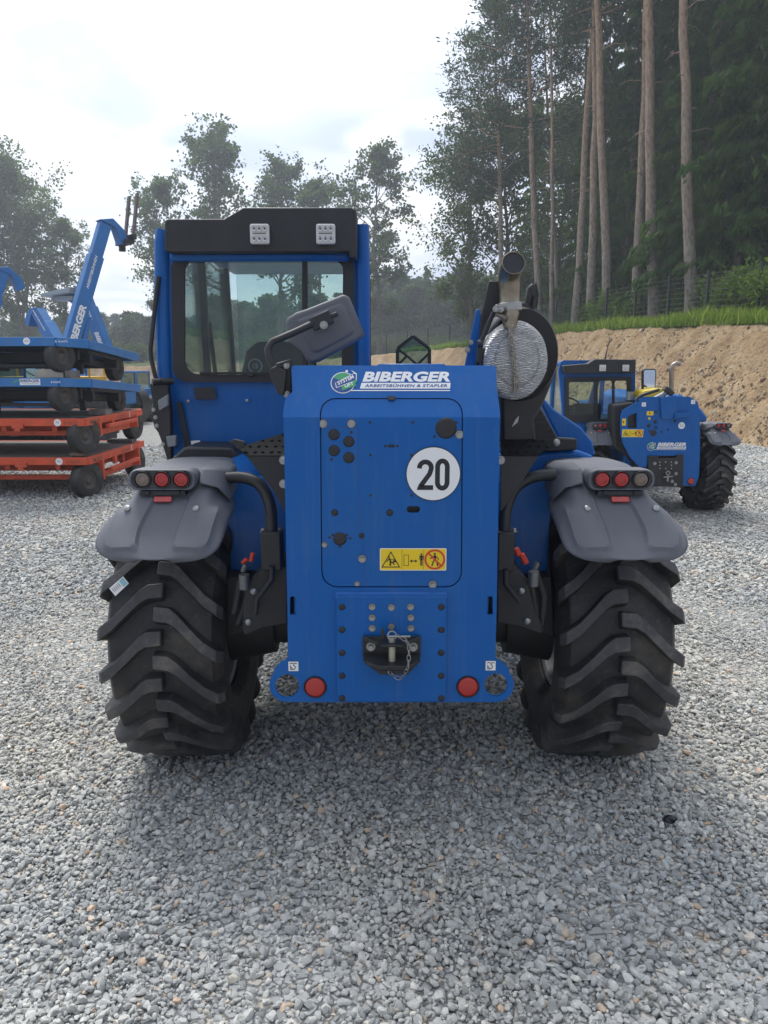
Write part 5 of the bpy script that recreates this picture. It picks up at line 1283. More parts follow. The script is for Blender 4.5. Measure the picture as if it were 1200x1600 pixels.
# lower panel details
mb = MB(); mb.prism([at(u, v, YC-.008) for u, v in ((302, 606), (335, 605), (338, 624), (305, 624))], (0, .004, 0)); mb.build('rating_plate', BLACKP, cab)
mb = MB(); mb.prism([at(u, v, YC-.008) for u, v in ((298, 689), (312, 688), (314, 696), (299, 696))], (0, .004, 0)); mb.build('paper_label', WHITE, cab)
for u, v in ((294, 627), (386, 626)): piece(SCREW_ME, 'screw', cab, at(u, v, YC-.008), scale=(.8, .8, .8))
mb = MB(); mb.bar(at(302, 628, YC-.0065), at(380, 628, YC-.0065), .003, .0016, up=(0, -1, 0)); mb.bar(at(386, 620, YC-.0065), at(440, 620, YC-.0065), .003, .0016, up=(0, -1, 0)); mb.build('panel_edge', BLUE, cab)
mb = MB(); mb.prism([at(u, v, YC-.01) for u, v in ((276, 628), (283, 628), (300, 712), (291, 712))], (0, .01, 0)); mb.build('drain_channel', BLACKP, cab)
# grab bar and door latch plate on the outside
mb = MB(); P = [at(u, v, 3.78) for u, v in ((248, 432), (246, 446), (240, 500), (235, 545), (236, 560), (242, 585), (246, 604))]; mb.tube(P, .011, 10); mb.build('grab_bar', BLACK, cab, 60)
mb = MB(); mb.prism([at(u, v, 3.72) for u, v in ((234, 600), (250, 594), (262, 600), (266, 640), (268, 722), (262, 722), (258, 708), (253, 692), (247, 676), (241, 668), (237, 650), (239, 628), (235, 612))], (0, .05, 0)); lp = mb.build('door_latch_plate', BLACK, cab, bevel=.004)
mb = MB()
for u, v in ((238, 597), (252, 596)): a = at(u, v, 3.70); mb.cyl(a, a+Vector((.05, .03, 0)), .016, n=12)
mb.build('latch_roller', BLACK, lp, 40)
mb = MB(); mb.prism([at(u, v, 3.70) for u, v in ((246, 626), (262, 616), (263, 634), (251, 641), (248, 641))], (0, .03, 0)); mb.prism([at(u, v, 3.70) for u, v in ((259, 682), (275, 680), (275, 697), (262, 699))], (0, .03, 0)); mb.build('latch_bracket', mat('bracket_grey', (.20, .215, .235), .5, .3), lp, bevel=.004)
for u, v in ((240, 640), (245, 665), (255, 694), (243, 652)): piece(BOLT_ME, 'bolt', lp, at(u, v, 3.718), scale=(.8, .8, .8))
mb = MB(); a = at(251, 548, 3.84); mb.box(a, (.02, .06, .035)); mb.build('door_hinge', BLACKP, cab, bevel=.003)

# ---- rear-view mirror on its arm
mir = solid('mirror', [(445, 503), (449, 496), (462, 488), (480, 482), (535, 460), (541, 460), (546, 465), (569, 520), (568, 526), (560, 531), (498, 565), (486, 568), (478, 562), (470, 548), (452, 535)], 2.98, 3.05, GREYP, T, .022, 5, 60)
mb = MB(); mb.loft([[at(600+(u-600)*1+(510-u)*k, v+(515-v)*k, 2.985-.012*j) for u, v in ((462, 500), (482, 491), (532, 472), (540, 476), (556, 516), (552, 523), (498, 552), (486, 552))] for j, k in ((0, .0), (1, .10), (1.15, .3))]); mb.build('mirror_shell_rib', GREYP, mir, 60, bevel=.006)
mb = MB(); P = [at(u, v, Y) for u, v, Y in ((433, 578, 2.86), (421, 560, 2.86), (418, 545, 2.87), (425, 534, 2.88), (440, 528, 2.89), (465, 517, 2.91), (490, 505, 2.93), (512, 498, 2.94))]
mb.tube(P, [.017, .015, .013, .013, .013, .013, .013, .013], 12); mb.bar(at(487, 508, 2.935), at(518, 494, 2.935), .05, .034, up=(0, 1, 0)); mb.bar(at(515, 495, 2.93), at(528, 490, 2.93), .016, .016)
arm = mb.build('mirror_arm', BLACKP, T, 50, bevel=.004)
piece(BOLT_ME, 'bolt', arm, at(506, 508, 2.915), scale=(1.2, 1.2, 1.2))
mb = MB(); mb.prism([at(u, v, 2.83) for u, v in ((434, 566), (455, 564), (455, 621), (437, 617), (434, 600))], (0, .03, 0)); mb.prism([at(u, v, 2.80) for u, v in ((421, 576), (432, 571), (447, 580), (444, 618), (434, 616), (422, 588))], (0, .04, 0))
mb.bar(at(432, 572, 2.80), at(455, 565, 2.84), .012, .02); mb.build('mirror_bracket', BLACK, T, bevel=.004)
for u, v in ((447, 571), (448, 616)): piece(BOLT_ME, 'bolt', T, at(u, v, 2.826), scale=(1, 1, 1))

# ---- folded front guard seen over the plate
mb = MB(); P = [at(u, v, 4.6) for u, v in ((621, 580), (621, 545), (645, 525), (671, 545), (671, 580))]
for a, b in zip(P, P[1:]): mb.bar(a, b, .02, .02)
mb.bar(P[1], at(636, 556, 4.6), .014, .014); mb.bar(at(636, 556, 4.6), at(622, 570, 4.6), .014, .014); mb.bar(at(636, 556, 4.6), at(652, 570, 4.6), .014, .014); mb.bar(at(652, 570, 4.6), at(669, 553, 4.6), .014, .014)
gf = mb.build('guard_frame', BLACK, T, bevel=.003)
mb = MB(); mb.prism([at(u, v, 4.605) for u, v in ((623, 578), (623, 547), (645, 528), (669, 547), (669, 578))], (0, .004, 0)); mb.build('guard_pane', GLASSD, gf, 0)
mb = MB(); mb.box((XC+.09, 4.7, 1.78), (.30, 2.6, .16)); mb.box((XC+.09, 6.9, 1.45), (.34, 2.2, .36)); boom = mb.build('boom', BLUE, T, bevel=.01)

# ---- exhaust after-treatment
YE = 3.02
EC = at(806, 563, YE)
def shield_mat():
    m = bpy.data.materials.new('crinkled_heat_shield'); m.use_nodes = True; t = m.node_tree; b = t.nodes['Principled BSDF']
    b.inputs['Metallic'].default_value = 0.35; b.inputs['Roughness'].default_value = 0.5; g_ = N(t, 'ShaderNodeTexCoord')
    w = N(t, 'ShaderNodeTexWave', i_Scale=1.0, i_Distortion=13.0, i_Detail=4.0, wave_type='BANDS', bands_direction='Z'); w.inputs['Detail Scale'].default_value = .35; w.inputs['Detail Roughness'].default_value = .75
    mp_ = N(t, 'ShaderNodeMapping'); mp_.inputs['Scale'].default_value = (18, 14, 58); mp_.inputs['Rotation'].default_value = (0, radians(-24), 0); L(t, g_.outputs['Object'], mp_.inputs[0]); L(t, mp_.outputs[0], w.inputs['Vector'])
    c = ramp(t, w.outputs[0], [(0.1, (0.40, 0.40, 0.41)), (0.4, (0.84, 0.84, 0.83)), (0.8, (0.88, 0.88, 0.87))]); L(t, c.outputs[0], b.inputs['Base Color'])
    bu = N(t, 'ShaderNodeBump', i_Strength=1.0, i_Distance=0.012); L(t, w.outputs[0], bu.inputs['Height']); L(t, bu.outputs[0], b.inputs['Normal'])
    return m
SHIELD = shield_mat()
drum = bpy.data.objects.new('exhaust_drum', None); COL.objects.link(drum); drum.parent = T
rx, rz = (at(858, 563, YE).x-at(755, 563, YE).x)/2, .152
mb = MB(); rings = []
for k, (f, y) in enumerate(((.02, -.014), (.35, -.016), (.62, -.018), (.66, -.012), (.70, -.016), (.88, -.010), (.96, .0), (1.0, .03), (1.0, .32))):
    rings.append([EC+Vector((rx*f*cos(a)+.006*(1-f), y+.004*sin(7*a)*f, rz*f*sin(a))) for a in np.linspace(0, 2*pi, 49)[:-1]])
mb.loft(rings); sh = mb.build('heat_shield', SHIELD, drum, 50)
SEAM = mat('rusty_seam', (0.34, 0.28, 0.22), 0.5, 0.6, var=0.6, vscale=55, dirt=.9, dcol=(.75, .72, .66), dscale=70, bump=1.0, bscale=160)
mb = MB(); pts = [(798, 508), (799, 530), (803, 560), (806, 590), (807, 610)]
for k in range(30):
    t = k/29*4; i = min(3, int(t)); f = t-i; u = pts[i][0]+(pts[i+1][0]-pts[i][0])*f; v = pts[i][1]+(pts[i+1][1]-pts[i][1])*f
    for du in (-2.8, 0, 2.8):
        mb.box(at(u+du, v+(1.2 if du == 0 else 0), YE-.024), (.006, .010, .005), rot=(0, radians((k*37) % 40-20), 0))
mb.build('shield_seam', SEAM, drum, bevel=.0012)
# dark collar behind the shield
mb = MB(); cc = EC+Vector((.03, .06, .02))
rings = []
for f, y in ((.95, -.0), (1.06, -.01), (1.13, .02), (1.16, .10), (1.16, .34), (.5, .36)):
    rings.append([cc+Vector((rx*f*cos(a)*(1.05 if cos(a) > 0 else .95), y, rz*f*sin(a)*(1.10 if sin(a) > 0 else 1.05))) for a in np.linspace(0, 2*pi, 41)[:-1]])
mb.loft(rings, caps=True); mb.build('drum_collar', BLACK, drum, 50)
mb = MB(); mb.prism([at(u, v, 3.10) for u, v in ((783, 480), (820, 470), (838, 480), (858, 500), (868, 545), (866, 590), (850, 630), (835, 655), (838, 690), (785, 692), (783, 610), (770, 560))], (0, .28, 0))
mb.build('engine_bulkhead', BLACK, T, bevel=.012)
mb = MB(); mb.lathe([(rx*.98, 0), (rx*1.03, 0), (rx*1.05, .02), (rx*1.05, .3)], EC+Vector((0, .012, -.01)), (0, 1, 0), 40); mb.build('band_rim', BLACK, drum, 50)
# pipe
mb = MB(); P = [at(797, 512, 3.02), at(797, 500, 3.02), at(797, 490, 3.03)]; mb.tube(P, [.026, .030, .036], 20); mb.build('exhaust_neck', BRASSY, drum, 60)
mb = MB()
pu = [(797, 487, 3.05), (796, 470, 3.05), (796, 452, 3.05), (795, 438, 3.045), (796, 427, 3.03), (799, 418, 3.00), (802.5, 411, 2.965)]
P = [at(*p) for p in pu]; Q = []
for i in range(len(P)-1):
    a, b, c, d = P[max(0, i-1)], P[i], P[i+1], P[min(len(P)-1, i+2)]
    Q += [0.5*((2*b)+(c-a)*t+(2*a-5*b+4*c-d)*t*t+(3*b-a-3*c+d)*t**3) for t in (0, .33, .66)]
Q.append(P[-1]); n = len(Q); R_ = [(.042 if k < 3 else (.037+.007*k/n)) for k in range(n)]
mb.tube(Q, R_, 28, caps=False); mb.tube([Q[-1]+(Q[-2]-Q[-1])*.15]+Q[-2:-5:-1], [r*.93 for r in (R_[-1], R_[-1], R_[-2], R_[-3])], 28, m=1, caps=True)
d_ = (Q[-1]-Q[-2]).normalized(); fx, fy, _ = frame(d_); mb.tube([Q[-1]+(fx*cos(a)+fy*sin(a))*R_[-1]*.97 for a in np.linspace(0, 2*pi, 29)[:-1]], .0022, 6, closed=True)
mb.build('exhaust_pipe', [BRASSY, BLACKI], drum, 60, fix=False)
mb = MB(); a, b = at(797, 486, 3.05), at(796.5, 473, 3.05); mb.cyl(a, b, .047, .046, n=28); mb.box(at(779, 483, 3.01), (.032, .03, .026), rot=(0, .3, 0)); cl_ = mb.build('pipe_clamp', STEEL, drum, 50, bevel=.002)
for u in (774, 783): piece(BOLT_ME, 'bolt', cl_, at(u, 483, 2.99), scale=(.9, .9, .9))
mb = MB(); mb.cyl(at(776, 491, 3.0), at(790, 498, 3.0), .008, n=10)
for k in range(4): a = at(785+k*1.8, 495.5+k*.9, 3.0); mb.cyl(a, a+Vector((.002, 0, -.001)), .013, n=14)
mb.build('sensor', BRASSY, drum, 50)
# plates and struts by the drum
mb = MB(); mb.prism([at(u, v, 3.10) for u, v in ((764, 439), (786, 439), (790, 443), (783, 470), (768, 505), (752, 545), (748, 572), (744, 572), (752, 495))], (0, .02, 0)); mb.build('air_duct_plate', BLACK, T, bevel=.003)
mb = MB(); mb.prism([at(u, v, 3.12) for u, v in ((744, 484), (749, 482), (752, 495), (745, 572), (726, 572))], (0, .012, 0)); bp = mb.build('blue_side_plate', BLUE, T, bevel=.003)
for u, v in ((736, 535), (731, 547)): piece(BOLT_ME, 'bolt', bp, at(u, v, 3.116), scale=(.8, .8, .8))
mb = MB(); mb.tube([at(771, 488, 3.02), at(760, 512, 3.02), at(751, 535, 3.02)], .008, 8); mb.cyl(at(746, 537, 3.02), at(754, 537, 3.02), .014, n=12); mb.cyl(at(750, 540, 3.03), at(748, 566, 3.03), .012, n=10); mb.build('strut', BLACK, T, 50)
mb = MB(); mb.tube([at(834, 446, 3.12), at(829, 452, 3.12), at(826, 475, 3.12), at(819, 500, 3.1)], [.012, .017, .017, .01], 10); mb.tube([at(836, 462, 3.1), at(833, 480, 3.1), at(822, 498, 3.1)], .007, 8); mb.prism([at(u, v, 3.14) for u, v in ((824, 470), (838, 440), (842, 460), (836, 505), (812, 505))], (0, .01, 0)); mb.build('hose_bracket', BLACKP, T, 50)
mb = MB(); mb.prism([at(u, v, 3.02) for u, v in ((806, 655), (811, 650), (809, 660), (800, 667))], (0, .004, 0)); mb.build('foil_tag', STEEL, T)

# ---- engine hood on the right
H1 = 3.55; H2 = 5.5
def hood_ring(pts, Y, dx=0, dz=0, k=1.0): return [at(u, v, H1)+Vector((dx, Y-H1, dz)) for u, v in pts]
prf = [(838, 617), (846, 618), (866, 640), (890, 656), (908, 668), (926, 690), (931, 712), (906, 716), (899, 706), (872, 706), (872, 684)]
mb = MB(); mb.loft([hood_ring(prf, H1), hood_ring(prf, 4.2, .02, .015), hood_ring(prf, 5.1, .0, -.04), hood_ring(prf, H2, -.05, -.14)])
hood = mb.build('engine_hood', BLUE, T, 30, bevel=.012, seg=3)
mb = MB(); mb.prism([at(u, v, 3.42) for u, v in ((783, 615), (836, 622), (872, 684), (902, 686), (902, 703), (862, 706), (783, 700))], (0, .06, 0)); bay = mb.build('engine_bay_panel', BLACK, T, bevel=.006)
mb = MB()
for k in range(5): mb.bar(at(815+k*2, 652+k*9, 3.415), at(852+k*5, 652+k*9, 3.415), .008, .012)
mb.build('grille_bar', BLACKP, bay)
piece(SCREW_ME, 'screw', bay, at(869, 692, 3.41), scale=(1.8, 1.8, 1.8))
mb = MB(); mb.prism([at(u, v, 3.45) for u, v in ((800, 760), (806, 735), (830, 714), (850, 706), (862, 704), (905, 704), (926, 712), (932, 722), (932, 780), (800, 780))], (0, .5, 0)); mb.build('wheel_arch', BLUE, T, bevel=.02, seg=3)
# ================================================================== SECOND TELEHANDLER, RIGHT
G2 = root('telehandler', 'smaller blue telehandler parked by the earth bank, yellow box on its rear', 'telehandler', (3.42, 9.95, 0))
S2 = .80; XR, YR = 3.42, 9.95
for s in (-1, 1):
    make_wheel(G2, (XR+s*.78, YR, .505), s, sc=S2); make_wheel(G2, (XR+s*.78, YR+2.2, .505), s, sc=S2); 
    f2 = fender(G2, XR+s*.76, YR, .505, s, sc=S2)
YP2 = 9.15
def q2(u, v, off=0.0): return at(u, v, YP2-off)
def uvpath(lp, Y): return [(lambda q: (q.x, q.z))(at(u, v, Y)) for u, v in lp]
vs, fs = curve_shape([uvpath([(970, 650), (973, 641), (998, 627), (1004, 620), (1078, 620), (1090, 628), (1093, 640), (1094, 700), (1092, 745), (1086, 759), (1066, 759), (1066, 720), (1060, 712), (1020, 712), (1012, 722), (1010, 730), (1000, 730), (985, 715), (974, 694), (970, 680)], YP2), uvpath([(981, 650), (995, 645), (995, 669), (981, 669)], YP2)], .02)
mb = MB(); mb.add([(v[0], YP2+v[2], v[1]) for v in vs], fs); rp2 = mb.build('rear_plate', BLUE, G2, bevel=.004)
mb = MB(); mb.prism([q2(u, v, -.06) for u, v in ((975, 640), (1090, 640), (1090, 700), (1080, 760), (1012, 760), (980, 700))], (0, .5, 0)); mb.build('rear_frame', BLACK, G2)
mb = MB(); mb.prism([q2(u, v, .012) for u, v in ((1031, 621), (1055, 618), (1056, 650), (1046, 655), (1033, 654))], (0, -.02, 0)); mb.prism([q2(u, v, .02) for u, v in ((1053, 646), (1077, 644), (1073, 650), (1052, 653))], (0, -.05, 0)); mb.build('cover_plate', BLUE, rp2, bevel=.003)
mb = MB(); mb.prism([q2(u, v, .0) for u, v in ((1012, 712), (1028, 712), (1028, 716), (1056, 715), (1056, 710), (1067, 710), (1066, 761), (1012, 758))], (0, -.025, 0)); tp = mb.build('tow_plate', BLACK, G2, bevel=.003)
for u, v in ((1023, 724), (1056, 723), (1056, 740), (1050, 752), (1055, 757)): piece(BOLT_ME, 'bolt', tp, q2(u, v, .028), scale=(1.6, 1.6, 1.6))
for u in (1031, 1040, 1049):
    for v in (722, 727, 732): 
        if not (u == 1040 and v == 727): piece(BOLT_ME, 'bolt', tp, q2(u, v, .028), scale=(.75, .75, .75))
mb = MB(); a = q2(1043, 752, .08); mb.cyl(a, a+Vector((0, 0, .07)), .012, n=10); mb.tube([a+Vector((.022*cos(t), 0, .10+.022*sin(t))) for t in np.linspace(0, 2*pi, 13)[:-1]], .006, 6, closed=True); mb.bar(a+Vector((-.05, 0, .05)), a+Vector((.06, 0, .06)), .012, .012); mb.build('hitch_pin', STEEL, tp, 40)
for u, v, r in ((1021, 676.5, 5), (1024, 659, 3), (1014, 665, 3), (1025, 668, 2.2), (1034, 675, 1.6), (1044, 671, 1.6), (1015, 673, 1.6), (1025, 644, 2), (1055, 658, 2)): piece(PLUG_ME, 'plug', rp2, q2(u, v, .001), scale=(r*YP2/1200, 1, r*YP2/1200))
piece(PLUG_ME, 'plug', rp2, q2(1014.5, 654, .001), scale=(2*YP2/1200, 1, 2*YP2/1200)).data = (lambda m: (m.materials.clear(), m.materials.append(YELLOW), m)[2])(PLUG_ME.copy())
decal('maker_logo', rp2, logo_parts(61*YP2/1200), q2(1042, 697, .002), (1, 0, 0), (0, 0, 1))
decal('warning_sticker', rp2, warning_parts(33*YP2/1200, 12*YP2/1200), q2(988.5, 677, .002), (1, 0, 0), (0, 0, 1))
for (u0, v0, u1, v1, m) in ((972, 654, 978, 665, YELLOW), (1010.5, 642.5, 1021, 649, YELLOW)):
    decal('small_sticker', rp2, [(*poly(rrect(-(u1-u0)/2*.0076, -(v1-v0)/2*.0076, (u1-u0)/2*.0076, (v1-v0)/2*.0076, .004)), m, 0), (*poly([(-.012, -.012), (.0, -.012), (.0, .012), (-.012, .012)]), BLACKI, 1)], q2((u0+u1)/2, (v0+v1)/2, .002), (1, 0, 0), (0, 0, 1))
for u, v in ((1006, 632), (1083, 628)): decal('lashing_sticker', rp2, [(*poly(rrect(-.024, -.024, .024, .024, .003)), WHITE, 0), (*poly([(-.003, -.015), (.003, -.015), (.003, .015), (-.003, .015)]), BLACKI, 1)], q2(u, v, .002), (1, 0, 0), (0, 0, 1))
dv = [(*poly(circ(0, 0, 5.3*YP2/1200, 28)), WHITE, 0), (*text_shape('20', .05, .026, .02), mat('faint_print', (.45, .47, .5), .5), 1)]
decal('speed_disc', rp2, dv, q2(1065, 665, .002), (1, 0, 0), (0, 0, 1))
piece(REFL, 'round_reflector', rp2, q2(1079.5, 752, .001), scale=(5.2*YP2/1200, 1, 5.2*YP2/1200))
# yellow box with flap, lamp, exhaust, mirror on top
mb = MB(); mb.prism([at(u, v, 9.3) for u, v in ((1003, 622), (1006, 611), (1030, 607), (1041, 607), (1041, 620))], (0, .35, 0)); mb.build('yellow_box', mat('yellow_cover', (.62, .47, .03), .5), G2, bevel=.01)
mb = MB(); mb.prism([at(u, v, 9.2) for u, v in ((1008, 624), (1020, 622), (1042, 611), (1043, 617), (1024, 626), (1014, 626))], (0, .1, 0)); mb.build('grey_flap', mat('flap_grey', (.36, .38, .40), .5), G2, bevel=.01)
mb = MB(); mb.tube([at(u, v, 9.18) for u, v in ((996, 632), (996, 623), (1002, 618), (1020, 612), (1030, 609))], .02, 8); mb.bar(at(1038, 606, 9.2), at(1050, 616, 9.2), .1, .05); mb.build('mirror_arm', BLACKP, G2, 50)
mb = MB(); mb.prism([at(u, v, 9.6) for u, v in ((1004, 579), (1008, 576), (1024, 576), (1026, 580), (1024, 612), (1004, 612))], (0, .06, 0)); mr2 = mb.build('side_mirror', BLACKP, G2, bevel=.01)
mb = MB(); mb.prism([at(u, v, 9.598) for u, v in ((1006, 580), (1009, 578), (1023, 578), (1024, 581), (1022.5, 609), (1006, 609))], (0, -.002, 0)); mb.build('mirror_glass', MIRR, mr2, 0)
mb = MB(); P = [at(u, v, 9.7) for u, v in ((1049, 618), (1049, 585), (1049, 576), (1051.5, 570.5), (1057, 567.5), (1063, 568.5))]; mb.tube(P, .028, 12, caps=False); mb.build('exhaust_pipe', mat('dull_pipe', (.34, .29, .26), .35, .8, dirt=.3, dcol=(.2, .12, .08)), G2, 60)
mb = MB(); mb.prism([at(u, v, 9.4) for u, v in ((1030, 628), (1045, 618), (1066, 617), (1082, 630), (1098, 640), (1106, 652), (1106, 660), (1030, 660))], (0, 2.6, 0)); mb.build('engine_hood', BLUE, G2, bevel=.04, seg=3)
mb = MB(); mb.prism([at(u, v, 9.3) for u, v in ((958, 632), (992, 628), (992, 720), (960, 700), (957, 660))], (0, .25, 0)); mb.build('fuel_tank', DARK, G2, bevel=.03, seg=3)
mb = MB(); a = at(985, 625, 9.5); mb.cyl(a, a+Vector((0, 0, .10)), .05, n=14); mb.build('filter_bowl', STEEL, G2, 40)
mb = MB(); mb.box((XR, YR+1.2, .72), (.9, 3.4, .42)); mb.box((XR+.1, YR+1.7, 1.15), (.3, 3.6, .25)); mb.build('chassis', BLUE, G2, bevel=.01)
for y in (YR, YR+2.2):
    mb = MB(); mb.cyl((XR-.7, y, .5), (XR+.7, y, .5), .09, n=14); mb.sphere((XR, y, .5), .17, 14, 8); mb.build('axle', DARK, G2, 40)
# its cab
YD = 9.75; cab2 = bpy.data.objects.new('cab', None); COL.objects.link(cab2); cab2.parent = G2
w2 = rrect(887, 598, 979, 652, 3, 3)[::-1]
ring('rear_wall', [(873, 580), (876, 566), (881, 563), (990, 563), (993, 566), (992, 655), (985, 715), (884, 715), (880, 660)], [[(888, 592), (983, 592), (983, 655), (888, 655)]], YD+.02, .06, BLUE, cab2, .02)
ring('window_surround', [(883, 590), (987, 589), (986, 660), (883, 660)], [rrect(889, 597, 929, 648, 3, 2), rrect(934, 595, 957, 655, 3, 2), rrect(960.5, 595, 980, 655, 3, 2)], YD-.01, .03, BLACKP, cab2, .003)
mb = MB(); mb.prism([at(u, v, YD+.005) for u, v in ((886, 594), (983, 594), (983, 657), (886, 657))], (0, .005, 0)); mb.build('rear_window', GLASS, cab2, 0)
solid('rear_visor', [(881, 571), (882, 580), (884, 584), (988, 583), (993, 582), (994, 562), (930, 561), (919, 568)], 9.62, 9.9, BLACK, cab2, .01)
for u in (941, 977):
    o = at(u, 575, 9.61); mb = MB(); mb.prism([o+Vector((x, 0, z)) for x, z in rrect(-.038, -.038, .038, .038, .008)], (0, -.03, 0)); mb.prism([o+Vector((x, -.031, z)) for x, z in rrect(-.022, -.02, .022, .02, .004)], (0, -.004, 0), m=1); mb.build('work_light', [LED, LEDC], cab2, bevel=.003)
x0, x1 = at(877, 600, YD).x, at(991, 600, YD).x; zt, zm, zl = at(900, 566, YD).z, at(900, 655, YD).z, at(900, 715, YD).z
mb = MB(); mb.box(((x0+x1)/2, YD+.75, zt-.02), (x1-x0-.03, 1.4, .06)); mb.build('roof', BLUE, cab2, bevel=.02)
mb = MB()
for x in (x0+.03, x1-.03): mb.box((x, YD+.72, (zm+zl)/2), (.04, 1.3, zm-zl))
mb.build('side_wall', BLUE, cab2, bevel=.01)
mb = MB()
for x, y in ((x0+.03, YD+1.4), (x1-.03, YD+1.4), (x0+.03, YD+.7)): mb.bar((x, y, zl), (x, y-.1, zt-.03), .06, .06)
mb.bar(at(915, 655, 10.3), at(936, 585, 10.3), .09, .06); mb.build('inner_pillar', BLUE2, cab2, bevel=.01)
mb = MB(); mb.box((x0+.03, YD+.7, (zm+zt)/2), (.005, 1.3, zt-zm)); mb.box(((x0+x1)/2, YD+1.42, (zm+zt)/2-.1), (x1-x0-.1, .005, zt-zm+.1)); mb.build('side_glass', GLASS, cab2, 0)
mb = MB(); sx2 = (x0+x1)/2-.05; mb.box((sx2+.02, YD+.35, zm+.05), (.36, .10, .26)); mb.box((sx2, YD+.55, zm-.12), (.42, .45, .12)); mb.build('driver_seat', SEATM, cab2, bevel=.03, seg=3)
mb = MB(); w0 = Vector((sx2-.1, YD+.95, zm+.14)); fx, fy, _ = frame(Vector((0, -.5, .85))); mb.tube([w0+(fx*cos(a)+fy*sin(a))*.17 for a in np.linspace(0, 2*pi, 22)[:-1]], .013, 6, closed=True); mb.box(w0+Vector((0, .2, -.12)), (.5, .2, .2)); mb.build('steering_wheel', BLACKP, cab2, 40)
mb = MB(); a = at(945, 563, 10.0); mb.tube([a, a+Vector((.02, 0, .12)), at(953, 528, 10.0)], [.012, .006, .004], 6); mb.build('antenna', BLACKP, cab2)

# ================================================================== TRAILERS IN A STACK, LEFT
def orange_deck(name, label, zt, tilt, paint, blue, marks):
    X1, X0, Y0, Y1 = -4.15, -9.2, 10.7, 13.2
    r = root(name, label, 'trailer', (X1, Y0, zt), 0, 'flatbed trailers stacked on the left')
    cx, cy = (X0-X1)/2, (Y1-Y0)/2; Lx, Ly = X1-X0, Y1-Y0
    def B(nm, boxes, mt, bv=.006):
        mb = MB()
        for c, s in boxes: mb.box(c, s)
        o = mb.build(nm, mt, None, bevel=bv); o.parent = r; return o
    ch = .32 if blue else 0
    # deck: planks lie across, frame around
    mb = MB(); out = [(0, ch, 0), (0, Ly, 0), (-Lx, Ly, 0), (-Lx, 0, 0), (-ch*1.0, 0, 0)] if blue else [(0, 0, 0), (0, Ly, 0), (-Lx, Ly, 0), (-Lx, 0, 0)]
    mb.prism([(x*.985-.03, .03+y*.975, -.012) for x, y, z in out], (0, 0, -.03)); d = mb.build('deck', mat('weathered_deck', (.20, .19, .17), .8, var=.3, vscale=5, dirt=.4, dcol=(.1, .09, .08)) if not blue else mat('blue_deck', (.05, .09, .14), .6, dirt=.5), None); d.parent = r
    e = out+[out[0]]; t = .12 if blue else .105
    for a, b in zip(e, e[1:]):
        mb = MB(); mb.bar((a[0], a[1], -t/2), (b[0], b[1], -t/2), .05, t); o = mb.build('edge_beam', paint, None, bevel=.005); o.parent = r
    for k in range(7 if not blue else 5):
        x = -.45-k*(Lx-.8)/(6 if not blue else 4); o = B('cross_member', [((x, cy, -t-.03), (.07, Ly-.1, .09))], BLUE2 if blue else paint)
    B('main_beam', [((cx, cy-.55, -t-.10), (Lx*.96, .10, .14))], DARK if blue else paint); B('main_beam', [((cx, cy+.55, -t-.10), (Lx*.96, .10, .14))], DARK if blue else paint)
    wr = .255 if not blue else .225; ax = (-.10 if not blue else -.34)
    zc = -zt+wr if zt < .7 else -.594+wr+.05
    if zt > .7: zc = -(.50 if not blue else .46)+wr
    for x in (ax, -Lx+.9):
        o = B('axle_frame', [((x, cy, zc), (.09, Ly-.35, .09)), ((x, .42, (zc-t)/2), (.34, .06, abs(zc)-.05)), ((x, Ly-.42, (zc-t)/2), (.34, .06, abs(zc)-.05)), ((x-.22, cy, zc+.10), (.10, 1.3, .05)), ((x+.2, cy, zc+.10), (.06, 1.3, .05))], DARK if blue else paint)
        for y in (.17, Ly-.17):
            w = bpy.data.objects.new('wheel', None); COL.objects.link(w); w.parent = r; w.location = (x, y, zc); w.rotation_euler = (0, 0, pi/2)
            w.rotation_euler = (0, 0, radians(-24 if y < 1 else -8))
            for nm, me in (('tyre', SOLID_T[blue]), ('rim', SOLID_R)):
                q = bpy.data.objects.new(nm, me); COL.objects.link(q); q.parent = w; q.scale = (wr/.255,)*3
    # low drawbar / steering frame that runs left
    if not blue:
        B('steering_bar', [((-1.0, .30, zc+.02), (1.3, .07, .07)), ((-1.0, .62, zc+.14), (1.5, .06, .07)), ((-1.75, .25, zc+.02), (.10, .12, .16))], paint)
        B('stake_pocket', [((-.92, -.03, -.10), (.16, .06, .07)), ((-.92, -.04, -.15), (.08, .05, .06))], paint)
        B('stake_pocket', [((.03, 1.0, -.14), (.05, .10, .12))], paint)
    else:
        B('under_frame', [((-1.4, .4, -.30), (.10, .08, .35)), ((-.35, .9, -.28), (.08, .08, .32)), ((-1.9, 1.2, -.3), (.5, .5, .12)), ((-.9, .35, -.36), (1.2, .05, .05))], DARK)
    r.rotation_euler = (-tilt, 0, 0)
    for vs, fs, w_o, m in marks:
        pass
    return r
def solid_tyre(b):
    mb = MB(); mb.lathe([(.13, -.07), (.20, -.082), (.245, -.075), (.255, -.05), (.252, -.02), (.255, 0), (.252, .02), (.255, .05), (.245, .075), (.20, .082), (.13, .07)], axis=(1, 0, 0), n=32)
    return mb.mesh('tyre', RUBBER, 35)
SOLID_T = {True: solid_tyre(1), False: solid_tyre(0)}
mb = MB(); mb.lathe([(.135, -.07), (.125, -.05), (.08, -.03), (.04, -.06), (0, -.06)], n=24); mb.lathe([(.135, .07), (.125, .05), (.08, .03), (.04, .06), (0, .06)], n=24)
SOLID_R = mb.mesh('rim', mat('dark_rim', (.07, .06, .055), .6, dirt=.5, dcol=(.15, .12, .1)), 35)
